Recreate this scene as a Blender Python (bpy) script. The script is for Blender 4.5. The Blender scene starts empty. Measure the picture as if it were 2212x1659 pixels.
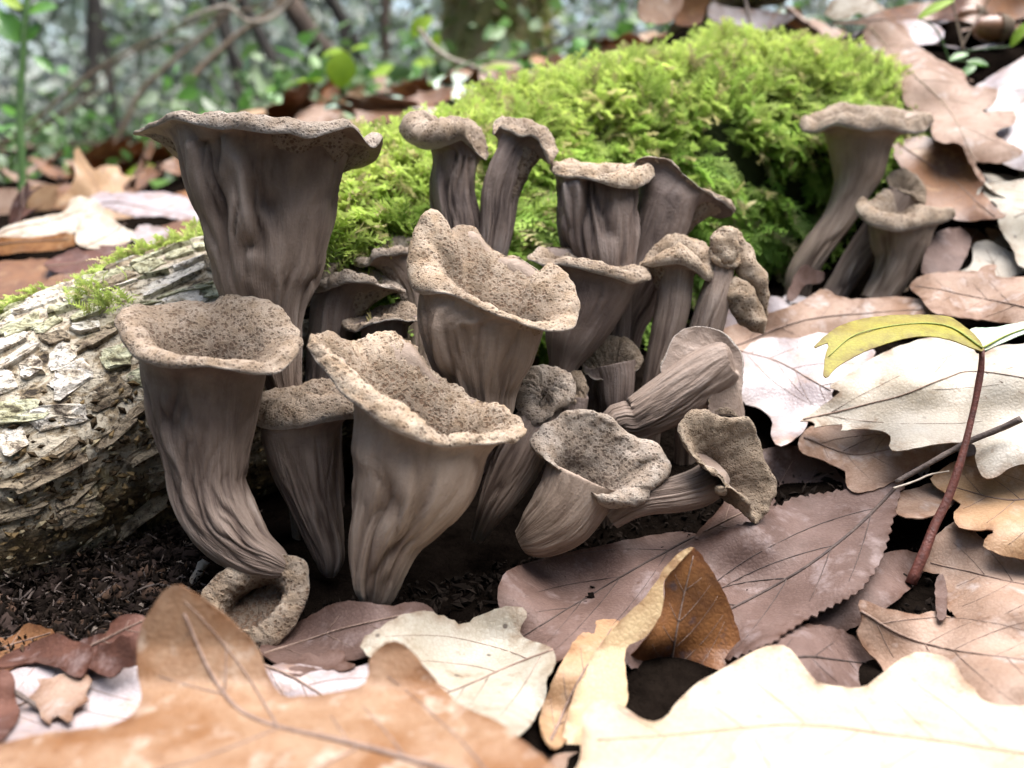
import bpy, math, random
import numpy as np
from mathutils import Vector
from mathutils.geometry import delaunay_2d_cdt

random.seed(7)
RNG = np.random.default_rng(7)
SC = bpy.context.scene
COL = SC.collection

# ------------------------------------------------------------------ camera
# picture coordinates used for laying out: 2212 x 1659, metres in the world
PW, PH, FPX = 2212.0, 1659.0, 1800.0
PITCH = math.radians(17.0)
CAM = np.array([0.0, 0.0, 0.104])
FWD = np.array([0, math.cos(PITCH), -math.sin(PITCH)])
UPV = np.array([0, math.sin(PITCH), math.cos(PITCH)])
RGT = np.array([1.0, 0, 0])
cd = bpy.data.cameras.new('camera')
cam = bpy.data.objects.new('camera', cd)
COL.objects.link(cam)
cam.location = CAM
cam.rotation_euler = (math.pi / 2 - PITCH, 0, 0)
cd.sensor_width = 36.0
cd.lens = 36.0 * FPX / PW
cd.clip_start = 0.01
cd.clip_end = 400
cd.dof.use_dof = True
cd.dof.focus_distance = 0.203
cd.dof.aperture_fstop = 12.0
SC.camera = cam

# ------------------------------------------------------------------ sky, sun, exposure
SUN_EL, SUN_AZ = math.radians(74), math.radians(60)      # azimuth from +Y (ahead) towards +X
world = bpy.data.worlds.new('World')
SC.world = world
world.use_nodes = True
wn = world.node_tree
sky = wn.nodes.new('ShaderNodeTexSky')
sky.sky_type = 'NISHITA'
sky.sun_disc = False
sky.sun_elevation = SUN_EL
sky.sun_rotation = SUN_AZ
sky.dust_density = 3.0
sky.ozone_density = 1.0
wn.nodes['Background'].inputs['Strength'].default_value = 0.10
wn.links.new(sky.outputs[0], wn.nodes['Background'].inputs['Color'])
sl = bpy.data.lights.new('sun', 'SUN')
sl.energy = 3.1
sl.angle = math.radians(58)
sl.color = (1.0, 0.985, 0.97)
sun = bpy.data.objects.new('sun', sl)
COL.objects.link(sun)
Ldir = Vector((math.sin(SUN_AZ) * math.cos(SUN_EL), math.cos(SUN_AZ) * math.cos(SUN_EL), math.sin(SUN_EL)))
sun.rotation_euler = Ldir.to_track_quat('Z', 'Y').to_euler()
sun.location = (1, 1, 3)
SC.view_settings.view_transform = 'Standard'
SC.view_settings.look = 'None'
SC.view_settings.gamma = 1.0
SC.view_settings.use_curve_mapping = False
SC.view_settings.exposure = 1.8
SC.render.engine = 'CYCLES'
SC.cycles.use_denoising = True
SC.cycles.adaptive_threshold = 0.025
SC.cycles.max_bounces = 4
SC.cycles.diffuse_bounces = 3
SC.cycles.glossy_bounces = 2
SC.cycles.transmission_bounces = 4
SC.cycles.transparent_max_bounces = 4


# ------------------------------------------------------------------ maths helpers
def P(px, py, d):
    px, py, d = np.asarray(px, float), np.asarray(py, float), np.asarray(d, float)
    x = (px - PW / 2) / FPX * d
    y = -(py - PH / 2) / FPX * d
    return CAM + x[..., None] * RGT + y[..., None] * UPV + d[..., None] * FWD


def unit(v):
    v = np.asarray(v, float)
    return v / np.maximum(np.linalg.norm(v, axis=-1, keepdims=True), 1e-12)


def _h(ix, iy, iz):
    n = (ix.astype(np.int64) * 374761393 + iy.astype(np.int64) * 668265263 + iz.astype(np.int64) * 1274126177) & 0xffffffff
    n = ((n ^ (n >> 13)) * 1103515245) & 0xffffffff
    n = n ^ (n >> 16)
    return (n & 0xffff) / 65535.0


def vn(p):
    p = np.asarray(p, float)
    f = np.floor(p)
    t = p - f
    t = t * t * (3 - 2 * t)
    i = f.astype(np.int64)
    o = 0
    for a in (0, 1):
        for b in (0, 1):
            for c in (0, 1):
                w = (t[..., 0] if a else 1 - t[..., 0]) * (t[..., 1] if b else 1 - t[..., 1]) * (t[..., 2] if c else 1 - t[..., 2])
                o = o + w * _h(i[..., 0] + a, i[..., 1] + b, i[..., 2] + c)
    return o


def fbm(p, oc=3):
    s, a, t = 0, 0.5, 0
    p = np.asarray(p, float)
    for k in range(oc):
        s = s + a * vn(p * 2 ** k + 17.3 * k)
        t += a
        a *= 0.5
    return s / t


def cr(pts, n, closed=False):
    """Catmull-Rom through pts (any dimension), n samples even in chord length."""
    p = np.asarray(pts, float)
    m = len(p)
    if closed:
        q = np.vstack([p[-1], p, p[0], p[1]])
        segs = m
    else:
        q = np.vstack([2 * p[0] - p[1], p, 2 * p[-1] - p[-2]])
        segs = m - 1
    out = []
    for s in range(segs):
        a, b, c, d = q[s], q[s + 1], q[s + 2], q[s + 3]
        t = np.linspace(0, 1, 24, endpoint=False)[:, None]
        out.append(0.5 * ((2 * b) + (-a + c) * t + (2 * a - 5 * b + 4 * c - d) * t * t + (-a + 3 * b - 3 * c + d) * t ** 3))
    out = np.vstack(out)
    out = np.vstack([out, p[:1] if closed else p[-1:]])
    k = min(3, out.shape[1])
    L = np.concatenate([[0], np.cumsum(np.linalg.norm(np.diff(out[:, :k], axis=0), axis=1))])
    tt = np.linspace(0, L[-1], n, endpoint=not closed)
    return np.stack([np.interp(tt, L, out[:, j]) for j in range(out.shape[1])], 1)


def bez(a, b, c, d, n, end=True):
    t = np.linspace(0, 1, n, endpoint=end)[:, None, None]
    return (1 - t) ** 3 * a + 3 * (1 - t) ** 2 * t * b + 3 * (1 - t) * t * t * c + t ** 3 * d


# ------------------------------------------------------------------ object helpers
def mesh_obj(name, V, F, mat, parent=None, origin=None, smooth=True, attrs=None):
    V = np.asarray(V, float)
    if origin is not None:
        V = V - np.asarray(origin)
    me = bpy.data.meshes.new(name)
    me.from_pydata(V.tolist(), [], F.tolist() if isinstance(F, np.ndarray) else F)
    if smooth:
        me.polygons.foreach_set('use_smooth', np.ones(len(me.polygons), bool))
    if attrs:
        for k, a in attrs.items():
            a = np.asarray(a, np.float32)
            if a.ndim == 1:
                me.attributes.new(k, 'FLOAT', 'POINT').data.foreach_set('value', a)
            else:
                me.attributes.new(k, 'FLOAT_VECTOR', 'POINT').data.foreach_set('vector', a.ravel())
    if mat:
        me.materials.append(mat)
    o = bpy.data.objects.new(name, me)
    COL.objects.link(o)
    if parent:
        o.parent = parent
    return o


def shell(V, F, t):
    """give a sheet of triangles a thickness, with its own crisp edge strip"""
    V = np.asarray(V, float)
    F = [list(q) for q in F]
    Fa = np.array([q[:3] for q in F])
    fn = np.cross(V[Fa[:, 1]] - V[Fa[:, 0]], V[Fa[:, 2]] - V[Fa[:, 0]])
    N = np.zeros_like(V)
    for c in range(3):
        np.add.at(N, Fa[:, c], fn)
    N = unit(N)
    n = len(V)
    cnt = {}
    for q in F:
        for i in range(len(q)):
            a, b = q[i], q[(i + 1) % len(q)]
            if (b, a) in cnt:
                cnt[(b, a)] = 0
            else:
                cnt[(a, b)] = 1
    be = [k for k, c in cnt.items() if c]
    B = V - N * t
    ix = {}
    RT, RB = [], []
    for a, b in be:
        for k in (a, b):
            if k not in ix:
                ix[k] = len(RT)
                RT.append(V[k])
                RB.append(B[k])
    m = len(RT)
    G_ = [[q[0] + n if False else i + n for i in q][::-1] for q in F]
    R_ = [[2 * n + ix[b], 2 * n + ix[a], 2 * n + m + ix[a], 2 * n + m + ix[b]] for a, b in be]
    return np.vstack([V, B, np.array(RT), np.array(RB)]), F + G_ + R_


def empty(name, loc, label, cat, group=None):
    o = bpy.data.objects.new(name, None)
    o.empty_display_size = 0.01
    COL.objects.link(o)
    o.location = [float(c) for c in loc]
    tag(o, label, cat, group)
    return o


def tag(o, label=None, cat=None, group=None, kind=None):
    if label:
        o['label'] = label
    if cat:
        o['category'] = cat
    if group:
        o['group'] = group
    if kind:
        o['kind'] = kind


def gridfaces(r, n, closed=True):
    a = np.arange((r - 1) * n).reshape(r - 1, n)
    if closed:
        b = np.roll(a, -1, axis=1)
    else:
        a = a[:, :-1]
        b = a + 1
    return np.stack([a, b, b + n, a + n], -1).reshape(-1, 4)


def tube(pts, rad, k=8, jit=0.0, seed=0):
    p = np.asarray(pts, float)
    m = len(p)
    rad = np.broadcast_to(np.asarray(rad, float), (m,))
    T = unit(np.gradient(p, axis=0))
    ref = np.array([0.31, -0.85, 0.42])
    A = unit(np.cross(T, ref))
    B = np.cross(T, A)
    th = np.arange(k) * 2 * math.pi / k
    rr = rad[:, None]
    if jit:
        rr = rr * (1 + jit * (vn(np.stack(np.broadcast_arrays(np.cos(th)[None] * 1.3 + seed, np.sin(th)[None] * 1.3, np.arange(m)[:, None] * 0.35), -1)) - 0.5) * 2)
    V = p[:, None] + rr[..., None] * (A[:, None] * np.cos(th)[None, :, None] + B[:, None] * np.sin(th)[None, :, None])
    F = gridfaces(m, k).tolist()
    V = V.reshape(-1, 3)
    F.append(list(range(k))[::-1])
    F.append(list(range((m - 1) * k, m * k)))
    return V, F


# ------------------------------------------------------------------ materials
class NT:
    def __init__(s, name):
        s.m = bpy.data.materials.new(name)
        s.m.use_nodes = True
        s.t = s.m.node_tree
        s.b = s.t.nodes['Principled BSDF']
        s.out = s.t.nodes['Material Output']

    def n(s, typ, **kw):
        nd = s.t.nodes.new('ShaderNode' + typ)
        for k, v in kw.items():
            if k in nd.inputs.keys() if isinstance(k, str) else False:
                s.set(nd.inputs[k], v)
            elif hasattr(nd, k):
                setattr(nd, k, v)
            else:
                s.set(nd.inputs[k.replace('_', ' ')], v)
        return nd

    def set(s, sock, v):
        if isinstance(v, bpy.types.NodeSocket):
            s.t.links.new(v, sock)
        else:
            sock.default_value = v

    def coord(s, kind='Object'):
        return s.n('TexCoord').outputs[kind]

    def attr(s, name, out='Vector'):
        return s.n('Attribute', attribute_name=name).outputs[out]

    def noise(s, vec, scale, detail=3, rough=0.55, dist=0.0):
        return s.n('TexNoise', Vector=vec, Scale=scale, Detail=detail, Roughness=rough, Distortion=dist).outputs['Fac']

    def vor(s, vec, scale, feature='F1', out='Distance', rand=1.0):
        nd = s.n('TexVoronoi', feature=feature)
        s.set(nd.inputs['Vector'], vec)
        s.set(nd.inputs['Scale'], scale)
        s.set(nd.inputs['Randomness'], rand)
        return nd.outputs[out]

    def ramp(s, fac, *stops):
        nd = s.n('ValToRGB')
        e = nd.color_ramp.elements
        while len(e) < len(stops):
            e.new(0.5)
        for i, (p, c) in enumerate(stops):
            e[i].position = p
            if not hasattr(c, '__len__'):
                c = (c, c, c)
            e[i].color = (*c[:3], 1)
        s.set(nd.inputs['Fac'], fac)
        return nd.outputs['Color']

    def mix(s, fac, a, b, blend='MIX'):
        nd = s.n('Mix', data_type='RGBA', blend_type=blend)
        s.set(nd.inputs[0], fac)
        for i, v in ((6, a), (7, b)):
            if isinstance(v, tuple):
                v = (*v[:3], 1)
            s.set(nd.inputs[i], v)
        return nd.outputs[2]

    def math(s, op, a, b=0.0, clamp=False):
        nd = s.n('Math', operation=op, use_clamp=clamp)
        s.set(nd.inputs[0], a)
        s.set(nd.inputs[1], b)
        return nd.outputs[0]

    def mapr(s, v, a, b, c=0.0, d=1.0):
        nd = s.n('MapRange')
        for i, x in enumerate((v, a, b, c, d)):
            s.set(nd.inputs[i], x)
        return nd.outputs[0]

    def bump(s, h, dist, strength=1.0, normal=None):
        nd = s.n('Bump')
        s.set(nd.inputs['Height'], h)
        s.set(nd.inputs['Distance'], dist)
        s.set(nd.inputs['Strength'], strength)
        if normal is not None:
            s.set(nd.inputs['Normal'], normal)
        return nd.outputs[0]

    def relief(s, *pairs):
        """one bump from several heights, each with its depth in metres"""
        h = None
        for v, d in pairs:
            q = s.math('MULTIPLY', v, d)
            h = q if h is None else s.math('ADD', h, q)
        return s.bump(h, 1.0, 1.0)

    def fin(s, col, rough=0.7, normal=None, spec=0.3, transl=0.0, tcol=None):
        s.set(s.b.inputs['Base Color'], col if not isinstance(col, tuple) else (*col, 1))
        s.set(s.b.inputs['Roughness'], rough)
        s.set(s.b.inputs['Specular IOR Level'], spec)
        if normal is not None:
            s.set(s.b.inputs['Normal'], normal)
        if transl > 0:
            tr = s.n('BsdfTranslucent')
            s.set(tr.inputs['Color'], (tcol if tcol is not None else col) if not isinstance(tcol if tcol is not None else col, tuple) else (*(tcol or col), 1))
            if normal is not None:
                s.set(tr.inputs['Normal'], normal)
            mx = s.n('MixShader')
            s.set(mx.inputs[0], transl)
            s.t.links.new(s.b.outputs[0], mx.inputs[1])
            s.t.links.new(tr.outputs[0], mx.inputs[2])
            s.t.links.new(mx.outputs[0], s.out.inputs['Surface'])
        return s.m


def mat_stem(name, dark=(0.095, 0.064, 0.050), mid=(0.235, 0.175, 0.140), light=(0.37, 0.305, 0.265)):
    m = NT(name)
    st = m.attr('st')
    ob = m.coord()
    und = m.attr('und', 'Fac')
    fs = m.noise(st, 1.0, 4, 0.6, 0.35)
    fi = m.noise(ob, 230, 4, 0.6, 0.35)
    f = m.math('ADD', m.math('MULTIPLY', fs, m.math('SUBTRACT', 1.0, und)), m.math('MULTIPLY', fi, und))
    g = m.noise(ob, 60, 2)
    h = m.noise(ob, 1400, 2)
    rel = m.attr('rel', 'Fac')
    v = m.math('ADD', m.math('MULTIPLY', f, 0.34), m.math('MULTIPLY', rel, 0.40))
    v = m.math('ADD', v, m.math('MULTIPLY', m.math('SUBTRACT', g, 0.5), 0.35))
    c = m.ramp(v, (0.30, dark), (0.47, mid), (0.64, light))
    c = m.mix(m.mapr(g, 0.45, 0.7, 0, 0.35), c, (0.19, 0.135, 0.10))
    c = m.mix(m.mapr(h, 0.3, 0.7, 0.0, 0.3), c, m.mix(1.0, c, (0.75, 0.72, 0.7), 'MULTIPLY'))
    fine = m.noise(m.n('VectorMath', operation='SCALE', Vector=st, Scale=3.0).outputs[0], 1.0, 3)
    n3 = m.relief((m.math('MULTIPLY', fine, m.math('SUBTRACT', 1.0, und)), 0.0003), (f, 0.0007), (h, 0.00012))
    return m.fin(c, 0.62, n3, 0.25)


def mat_cap(name, base=(0.35, 0.262, 0.185), dark=(0.075, 0.042, 0.028), pale=(0.46, 0.375, 0.295), sc=1.0):
    m = NT(name)
    ob = m.coord()
    warp = m.n('TexNoise', Vector=ob, Scale=900.0, Detail=1.0).outputs['Color']
    v1 = m.n('VectorMath', operation='SCALE', Vector=warp, Scale=0.0007).outputs[0]
    pv = m.n('VectorMath', operation='ADD')
    m.set(pv.inputs[0], ob)
    m.set(pv.inputs[1], v1)
    pv = pv.outputs[0]
    big = m.noise(ob, 170, 3)
    d = m.vor(pv, 1050 * sc)
    d2 = m.vor(pv, 2300 * sc)
    rnd = m.n('SeparateColor', Color=m.vor(pv, 1050 * sc, out='Color')).outputs[0]
    thr = m.math('ADD', m.mapr(big, 0.35, 0.68, 0.0, 0.14), m.mapr(rnd, 0.0, 1.0, 0.10, 0.40))
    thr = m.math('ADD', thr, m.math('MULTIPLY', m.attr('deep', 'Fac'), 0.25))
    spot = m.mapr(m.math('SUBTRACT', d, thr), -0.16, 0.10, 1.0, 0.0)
    thr2 = m.mapr(big, 0.35, 0.7, 0.10, 0.36)
    spot2 = m.mapr(m.math('SUBTRACT', d2, thr2), -0.14, 0.10, 0.7, 0.0)
    sp = m.math('MAXIMUM', spot, spot2)
    fine = m.noise(ob, 2600, 3, 0.7)
    c = m.mix(m.mapr(m.noise(ob, 260, 2), 0.35, 0.65), base, pale)
    c = m.mix(m.mapr(fine, 0.35, 0.65, 0.0, 0.5), c, m.mix(1.0, c, (0.6, 0.55, 0.5), 'MULTIPLY'))
    orn = m.n('ObjectInfo').outputs['Random']
    c = m.mix(m.mapr(orn, 0, 1, 0.0, 0.45), c, m.mix(1.0, c, (0.62, 0.62, 0.64), 'MULTIPLY'))
    c = m.mix(m.mapr(m.noise(ob, 75, 2), 0.45, 0.7, 0, 0.6), c, (0.17, 0.125, 0.09))
    c = m.mix(m.attr('deep', 'Fac'), c, (0.10, 0.073, 0.055))  # the funnel's own darker flesh, with its inner shade put into the colour
    c = m.mix(m.math('MULTIPLY', sp, 0.66), c, dark)
    c = m.mix(m.attr('lip', 'Fac'), c, (0.46, 0.42, 0.39))
    n3 = m.relief((fine, 0.0004), (sp, -0.00022), (m.noise(ob, 500, 2), 0.0004))
    return m.fin(c, 0.85, n3, 0.15)


def mat_leaf(name, a, b, spot=None, scale=70, rough=0.5, transl=0.22, vein=900, spots=0.0, spec=0.35):
    m = NT(name)
    ob = m.coord()
    n = m.noise(ob, scale, 4, 0.6, 0.4)
    c = m.mix(m.mapr(n, 0.34, 0.66), a, b)
    if spot:
        s2 = m.noise(ob, scale * 1.7, 3, 0.65)
        c = m.mix(m.mapr(s2, 0.56, 0.70, 0, 0.85), c, spot)
    fine = m.noise(ob, 1500, 3, 0.65)
    c = m.mix(m.mapr(fine, 0.3, 0.7, 0, 0.35), c, m.mix(1.0, c, (0.66, 0.6, 0.55), 'MULTIPLY'))
    net = m.vor(ob, vein, 'DISTANCE_TO_EDGE')
    netm = m.mapr(net, 0.0, 0.09, 0.32, 0.0)
    c = m.mix(netm, c, m.mix(1.0, c, (0.6, 0.52, 0.45), 'MULTIPLY'))
    dots = m.vor(ob, 130)
    c = m.mix(m.mapr(dots, 0.05, 0.09, 0.8 if spots else 0.35, 0.0), c, (0.05, 0.03, 0.025))
    ed = m.math('MULTIPLY', m.attr('edge', 'Fac'), m.mapr(m.noise(ob, 220, 2), 0.4, 0.62))
    c = m.mix(m.math('MULTIPLY', ed, 0.75), c, m.mix(1.0, c, (0.45, 0.3, 0.2), 'MULTIPLY'))
    c = m.mix(m.mapr(m.noise(ob, scale * 4, 4, 0.7), 0.6, 0.7, 0, 0.5), c, m.mix(1.0, c, (0.5, 0.36, 0.27), 'MULTIPLY'))
    nn = m.relief((net, 0.00013), (m.noise(ob, 260, 3), 0.00025), (fine, 0.00006))
    return m.fin(c, rough, nn, spec, transl)


def mat_simple(name, a, b, scale=100, rough=0.7, bump=0.0006, transl=0.0, spec=0.3, bscale=None):
    m = NT(name)
    ob = m.coord()
    n = m.noise(ob, scale, 4, 0.6)
    c = m.mix(m.mapr(n, 0.33, 0.67), a, b)
    return m.fin(c, rough, m.bump(m.noise(ob, bscale or scale * 3, 3), bump, 0.8), spec, transl)


M = {}
M['stem'] = mat_stem('mushroom_flesh')
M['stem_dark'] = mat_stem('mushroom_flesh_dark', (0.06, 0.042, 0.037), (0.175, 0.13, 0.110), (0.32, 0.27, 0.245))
M['stem_warm'] = mat_stem('mushroom_flesh_warm', (0.135, 0.092, 0.068), (0.29, 0.218, 0.168), (0.43, 0.35, 0.29))
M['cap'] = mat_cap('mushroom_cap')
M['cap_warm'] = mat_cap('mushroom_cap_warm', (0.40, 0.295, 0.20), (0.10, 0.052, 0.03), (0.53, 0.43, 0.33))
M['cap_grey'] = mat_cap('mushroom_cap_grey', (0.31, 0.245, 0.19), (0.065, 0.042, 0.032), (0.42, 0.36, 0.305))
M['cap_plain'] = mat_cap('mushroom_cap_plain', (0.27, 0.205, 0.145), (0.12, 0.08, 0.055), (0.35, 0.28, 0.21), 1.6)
M['cream'] = mat_leaf('leaf_cream', (0.58, 0.535, 0.465), (0.52, 0.45, 0.355), transl=0.25)
M['creamy'] = mat_leaf('leaf_cream_tan', (0.58, 0.51, 0.40), (0.50, 0.39, 0.27), (0.44, 0.35, 0.30), 60, transl=0.25)
M['tan'] = mat_leaf('leaf_tan', (0.46, 0.30, 0.17), (0.36, 0.21, 0.11), (0.50, 0.38, 0.28), 60)
M['orange'] = mat_leaf('leaf_orange', (0.46, 0.22, 0.08), (0.36, 0.17, 0.07), (0.55, 0.36, 0.20), 55, transl=0.35)
M['amber'] = mat_leaf('leaf_amber', (0.43, 0.285, 0.185), (0.27, 0.125, 0.05), (0.55, 0.44, 0.35), 85, transl=0.35)
M['golden'] = mat_leaf('leaf_golden', (0.52, 0.39, 0.22), (0.42, 0.28, 0.14), (0.56, 0.46, 0.31), 60)
M['pink'] = mat_leaf('leaf_pinkbrown', (0.42, 0.305, 0.24), (0.27, 0.165, 0.11), (0.50, 0.43, 0.40), 60, rough=0.6, spec=0.22)
M['mauve'] = mat_leaf('leaf_mauve', (0.165, 0.108, 0.092), (0.105, 0.064, 0.052), (0.22, 0.165, 0.155), 75, rough=0.6, spec=0.22, transl=0.12)
M['brown'] = mat_leaf('leaf_brown', (0.26, 0.125, 0.055), (0.16, 0.075, 0.04), (0.34, 0.20, 0.10), 60, rough=0.42, spec=0.45)
M['rust'] = mat_leaf('leaf_rust', (0.30, 0.13, 0.045), (0.14, 0.06, 0.03), (0.12, 0.09, 0.10), 110, rough=0.4, transl=0.2)
M['pale'] = mat_leaf('leaf_palegrey', (0.43, 0.40, 0.34), (0.35, 0.31, 0.24), (0.28, 0.22, 0.155), 90, rough=0.6, spots=1, transl=0.15)
M['lilac'] = mat_leaf('leaf_lilac', (0.42, 0.37, 0.38), (0.34, 0.28, 0.28), (0.45, 0.32, 0.26), 60, rough=0.38, spec=0.6, transl=0.12)
M['red'] = mat_leaf('leaf_red', (0.17, 0.078, 0.055), (0.10, 0.048, 0.038), (0.25, 0.18, 0.17), 90, rough=0.55, spec=0.25)
M['olive'] = mat_leaf('leaf_olive', (0.40, 0.38, 0.03), (0.34, 0.27, 0.03), None, 50, transl=0.4)
M['mint'] = mat_leaf('leaf_mint', (0.42, 0.56, 0.42), (0.48, 0.62, 0.50), None, 50, rough=0.3, spec=0.7)
M['lime'] = mat_leaf('leaf_lime', (0.42, 0.60, 0.05), (0.34, 0.54, 0.05), None, 40, transl=0.5)
M['green'] = mat_leaf('leaf_green', (0.13, 0.32, 0.04), (0.09, 0.24, 0.04), None, 40, rough=0.3, transl=0.3, spec=0.6)
M['vein'] = mat_simple('leaf_vein', (0.17, 0.11, 0.085), (0.26, 0.18, 0.14), 300)
M['vein_dark'] = mat_simple('leaf_vein_dark', (0.045, 0.03, 0.027), (0.08, 0.055, 0.045), 300)
M['vein_pale'] = mat_simple('leaf_vein_pale', (0.40, 0.30, 0.21), (0.30, 0.22, 0.16), 300)
M['vein_green'] = mat_simple('leaf_vein_green', (0.25, 0.28, 0.06), (0.20, 0.24, 0.05), 300)
M['red_stem'] = mat_simple('seedling_stem', (0.14, 0.045, 0.032), (0.075, 0.03, 0.025), 500, 0.5, 0.0003)
M['green_stem'] = mat_simple('green_stem', (0.09, 0.17, 0.05), (0.05, 0.11, 0.03), 200, 0.5)
M['twig'] = mat_simple('twig_bark', (0.06, 0.045, 0.04), (0.12, 0.09, 0.075), 400, 0.8, 0.0004)
M['twig_pale'] = mat_simple('twig_pale', (0.36, 0.31, 0.26), (0.26, 0.21, 0.16), 120, 0.8, 0.0006)
M['twig_brown'] = mat_simple('twig_brown', (0.08, 0.056, 0.036), (0.14, 0.10, 0.065), 60, 0.8, 0.001)
M['trunk_dark'] = mat_simple('trunk_dark', (0.022, 0.019, 0.017), (0.045, 0.038, 0.03), 25, 0.9, 0.004)
M['trunk_brown'] = mat_simple('trunk_brown', (0.08, 0.055, 0.04), (0.05, 0.036, 0.027), 25, 0.9, 0.004)
M['trunk_moss'] = mat_simple('trunk_moss', (0.25, 0.19, 0.115), (0.22, 0.23, 0.07), 22, 0.95, 0.006, bscale=150)
M['soil'] = mat_simple('soil', (0.0035, 0.0025, 0.002), (0.009, 0.0065, 0.005), 120, 1.0, 0.003, spec=0.0)
M['acorn'] = mat_simple('acorn_shell', (0.22, 0.10, 0.045), (0.13, 0.06, 0.03), 90, 0.4, 0.0002, spec=0.5)


def mat_attr(name, transl=0.3, rough=0.5, spec=0.4):
    m = NT(name)
    c = m.attr('col', 'Color')
    n = m.noise(m.coord(), 900, 2)
    c = m.mix(m.mapr(n, 0.3, 0.7, 0, 0.3), c, m.mix(1.0, c, (0.6, 0.6, 0.5), 'MULTIPLY'))
    return m.fin(c, rough, None, spec, transl)


M['moss'] = mat_attr('moss_leaf', 0.35, 0.6, 0.25)
M['crumb'] = mat_attr('humus', 0.0, 0.95, 0.06)
M['farleaf'] = mat_attr('far_leaf', 0.35, 0.42, 0.55)


def mat_bark(name, pale, brown, dark, k, mossy=False):
    m = NT(name)
    st = m.attr('st')
    ob = m.coord()
    a = m.noise(st, 1.0, 5, 0.65, 0.6)
    b = m.noise(ob, 160, 4, 0.65)
    v = m.math('ADD', m.math('MULTIPLY', a, 0.6), m.math('MULTIPLY', b, 0.4))
    c = m.ramp(v, (0.38, dark), (0.44, brown), (0.50, pale), (0.7, tuple(min(1, x * 1.25) for x in pale)))
    h = m.noise(ob, 700, 5, 0.75)
    c = m.mix(m.mapr(h, 0.52, 0.62, 0, 0.85), c, dark)
    c = m.mix(m.mapr(m.noise(ob, 45, 3), 0.55, 0.72, 0, 0.55), c, (0.17, 0.17, 0.06))
    if mossy:
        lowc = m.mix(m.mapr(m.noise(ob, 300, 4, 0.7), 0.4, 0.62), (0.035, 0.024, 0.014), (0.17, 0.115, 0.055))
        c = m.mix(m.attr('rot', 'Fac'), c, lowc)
        c = m.mix(m.attr('mossy', 'Fac'), c, (0.03, 0.038, 0.012))
    n = m.relief((v, 0.0026), (h, 0.0007))
    return m.fin(c, 0.85, n, 0.2)


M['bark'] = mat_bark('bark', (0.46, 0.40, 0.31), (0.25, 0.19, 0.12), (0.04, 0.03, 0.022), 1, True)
M['bark_plate'] = mat_bark('bark_plate', (0.64, 0.59, 0.52), (0.46, 0.39, 0.30), (0.06, 0.042, 0.032), 1)
M['bark_green'] = mat_bark('bark_plate_green', (0.44, 0.43, 0.30), (0.30, 0.28, 0.17), (0.06, 0.05, 0.03), 1)
M['bark_brown'] = mat_bark('bark_plate_brown', (0.27, 0.215, 0.15), (0.15, 0.112, 0.075), (0.035, 0.026, 0.02), 1)

# ------------------------------------------------------------------ terrain
# visible ground surface as (px, py, view depth)
SURF = [(0, 1659, .122), (600, 1659, .122), (1100, 1659, .126), (1700, 1659, .128), (2212, 1659, .128),
        (0, 1500, .158), (600, 1500, .158), (1200, 1500, .162), (1700, 1500, .158), (2212, 1500, .152),
        (0, 1350, .186), (600, 1350, .186), (1100, 1350, .188), (1500, 1350, .186), (1900, 1350, .181), (2212, 1350, .176),
        (1200, 1200, .214), (1600, 1200, .207), (2000, 1200, .202), (2212, 1200, .196),
        (1500, 1080, .226), (1700, 1000, .236), (2000, 1000, .226), (2212, 1000, .216),
        (1650, 850, .262), (1800, 850, .253), (2000, 850, .242), (2212, 850, .232),
        (1650, 720, .29), (1800, 700, .282), (2000, 700, .270), (2212, 700, .256), (1780, 620, .305), (1950, 620, .300), (2120, 610, .288),
        (2100, 500, .318), (2212, 500, .308), (2050, 350, .345), (2212, 350, .332), (2000, 200, .372), (2212, 200, .36),
        (1900, 80, .425), (2100, 80, .41), (1600, 20, .50), (2000, 10, .465), (2212, 10, .45)]
SURF = np.array(SURF, float)


def D(px, py):
    px, py = np.broadcast_arrays(np.asarray(px, float), np.asarray(py, float))
    q = np.clip(np.stack([px, py], -1), (-300, -200), (2500, 1850))
    d2 = ((q[..., None, :] - SURF[:, :2]) ** 2).sum(-1) + 60.0 ** 2
    w = 1 / d2 ** 1.8
    return 1 / ((w / SURF[:, 2]).sum(-1) / w.sum(-1))


GC = [P(a, b, c) - np.array([0, 0, 0.005]) for a, b, c in SURF]
GC += [P(a, b, c) for a, b, c in [(300, 1200, .215), (0, 1230, .215), (150, 1100, .23), (450, 1250, .205), (700, 1252, .206), (820, 1326, .190), (600, 1310, .194), (1000, 1260, .212), (930, 1180, .232), (1100, 1150, .232), (1150, 1215, .213), (900, 1100, .235),
                                  (1450, 1000, .245), (1500, 800, .28), (1700, 640, .32)]]
GC += [P(a, b, c) for a, b, c in [(0, 690, .29), (150, 620, .33), (120, 560, .38), (350, 500, .42), (0, 500, .45), (200, 470, .5), (0, 440, .62), (300, 430, .7),
                                  (300, 400, 1.2), (0, 420, 1.1), (700, 262, .62), (900, 262, .6), (1000, 215, .62), (800, 200, .95), (1050, 150, 1.1), (1200, 150, .8), (1400, 130, .62), (1300, 120, 1.2), (1600, 90, .6)]]
GC += [np.array(q, float) for q in [(-.5, .2, -.01), (-.9, .8, .0), (-.3, -.2, -.02), (.3, -.2, .0), (.7, .2, .12), (.9, .8, .38), (0, -2, 0), (-3, 0, -.1), (3, 0, .6), (-3, 3, 0.0),
                                    (-1, 3, .03), (0, 3, .14), (1, 3, .38), (3, 3, .9), (-8, 9, -.1), (-3, 9, .0), (0, 9, .3), (4, 9, 1.0), (9, 9, 2), (-40, 60, -1), (0, 60, 1), (40, 60, 5), (0, -40, 0), (-60, 0, -1), (60, 0, 8)]]
GC = np.array(GC)


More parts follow.
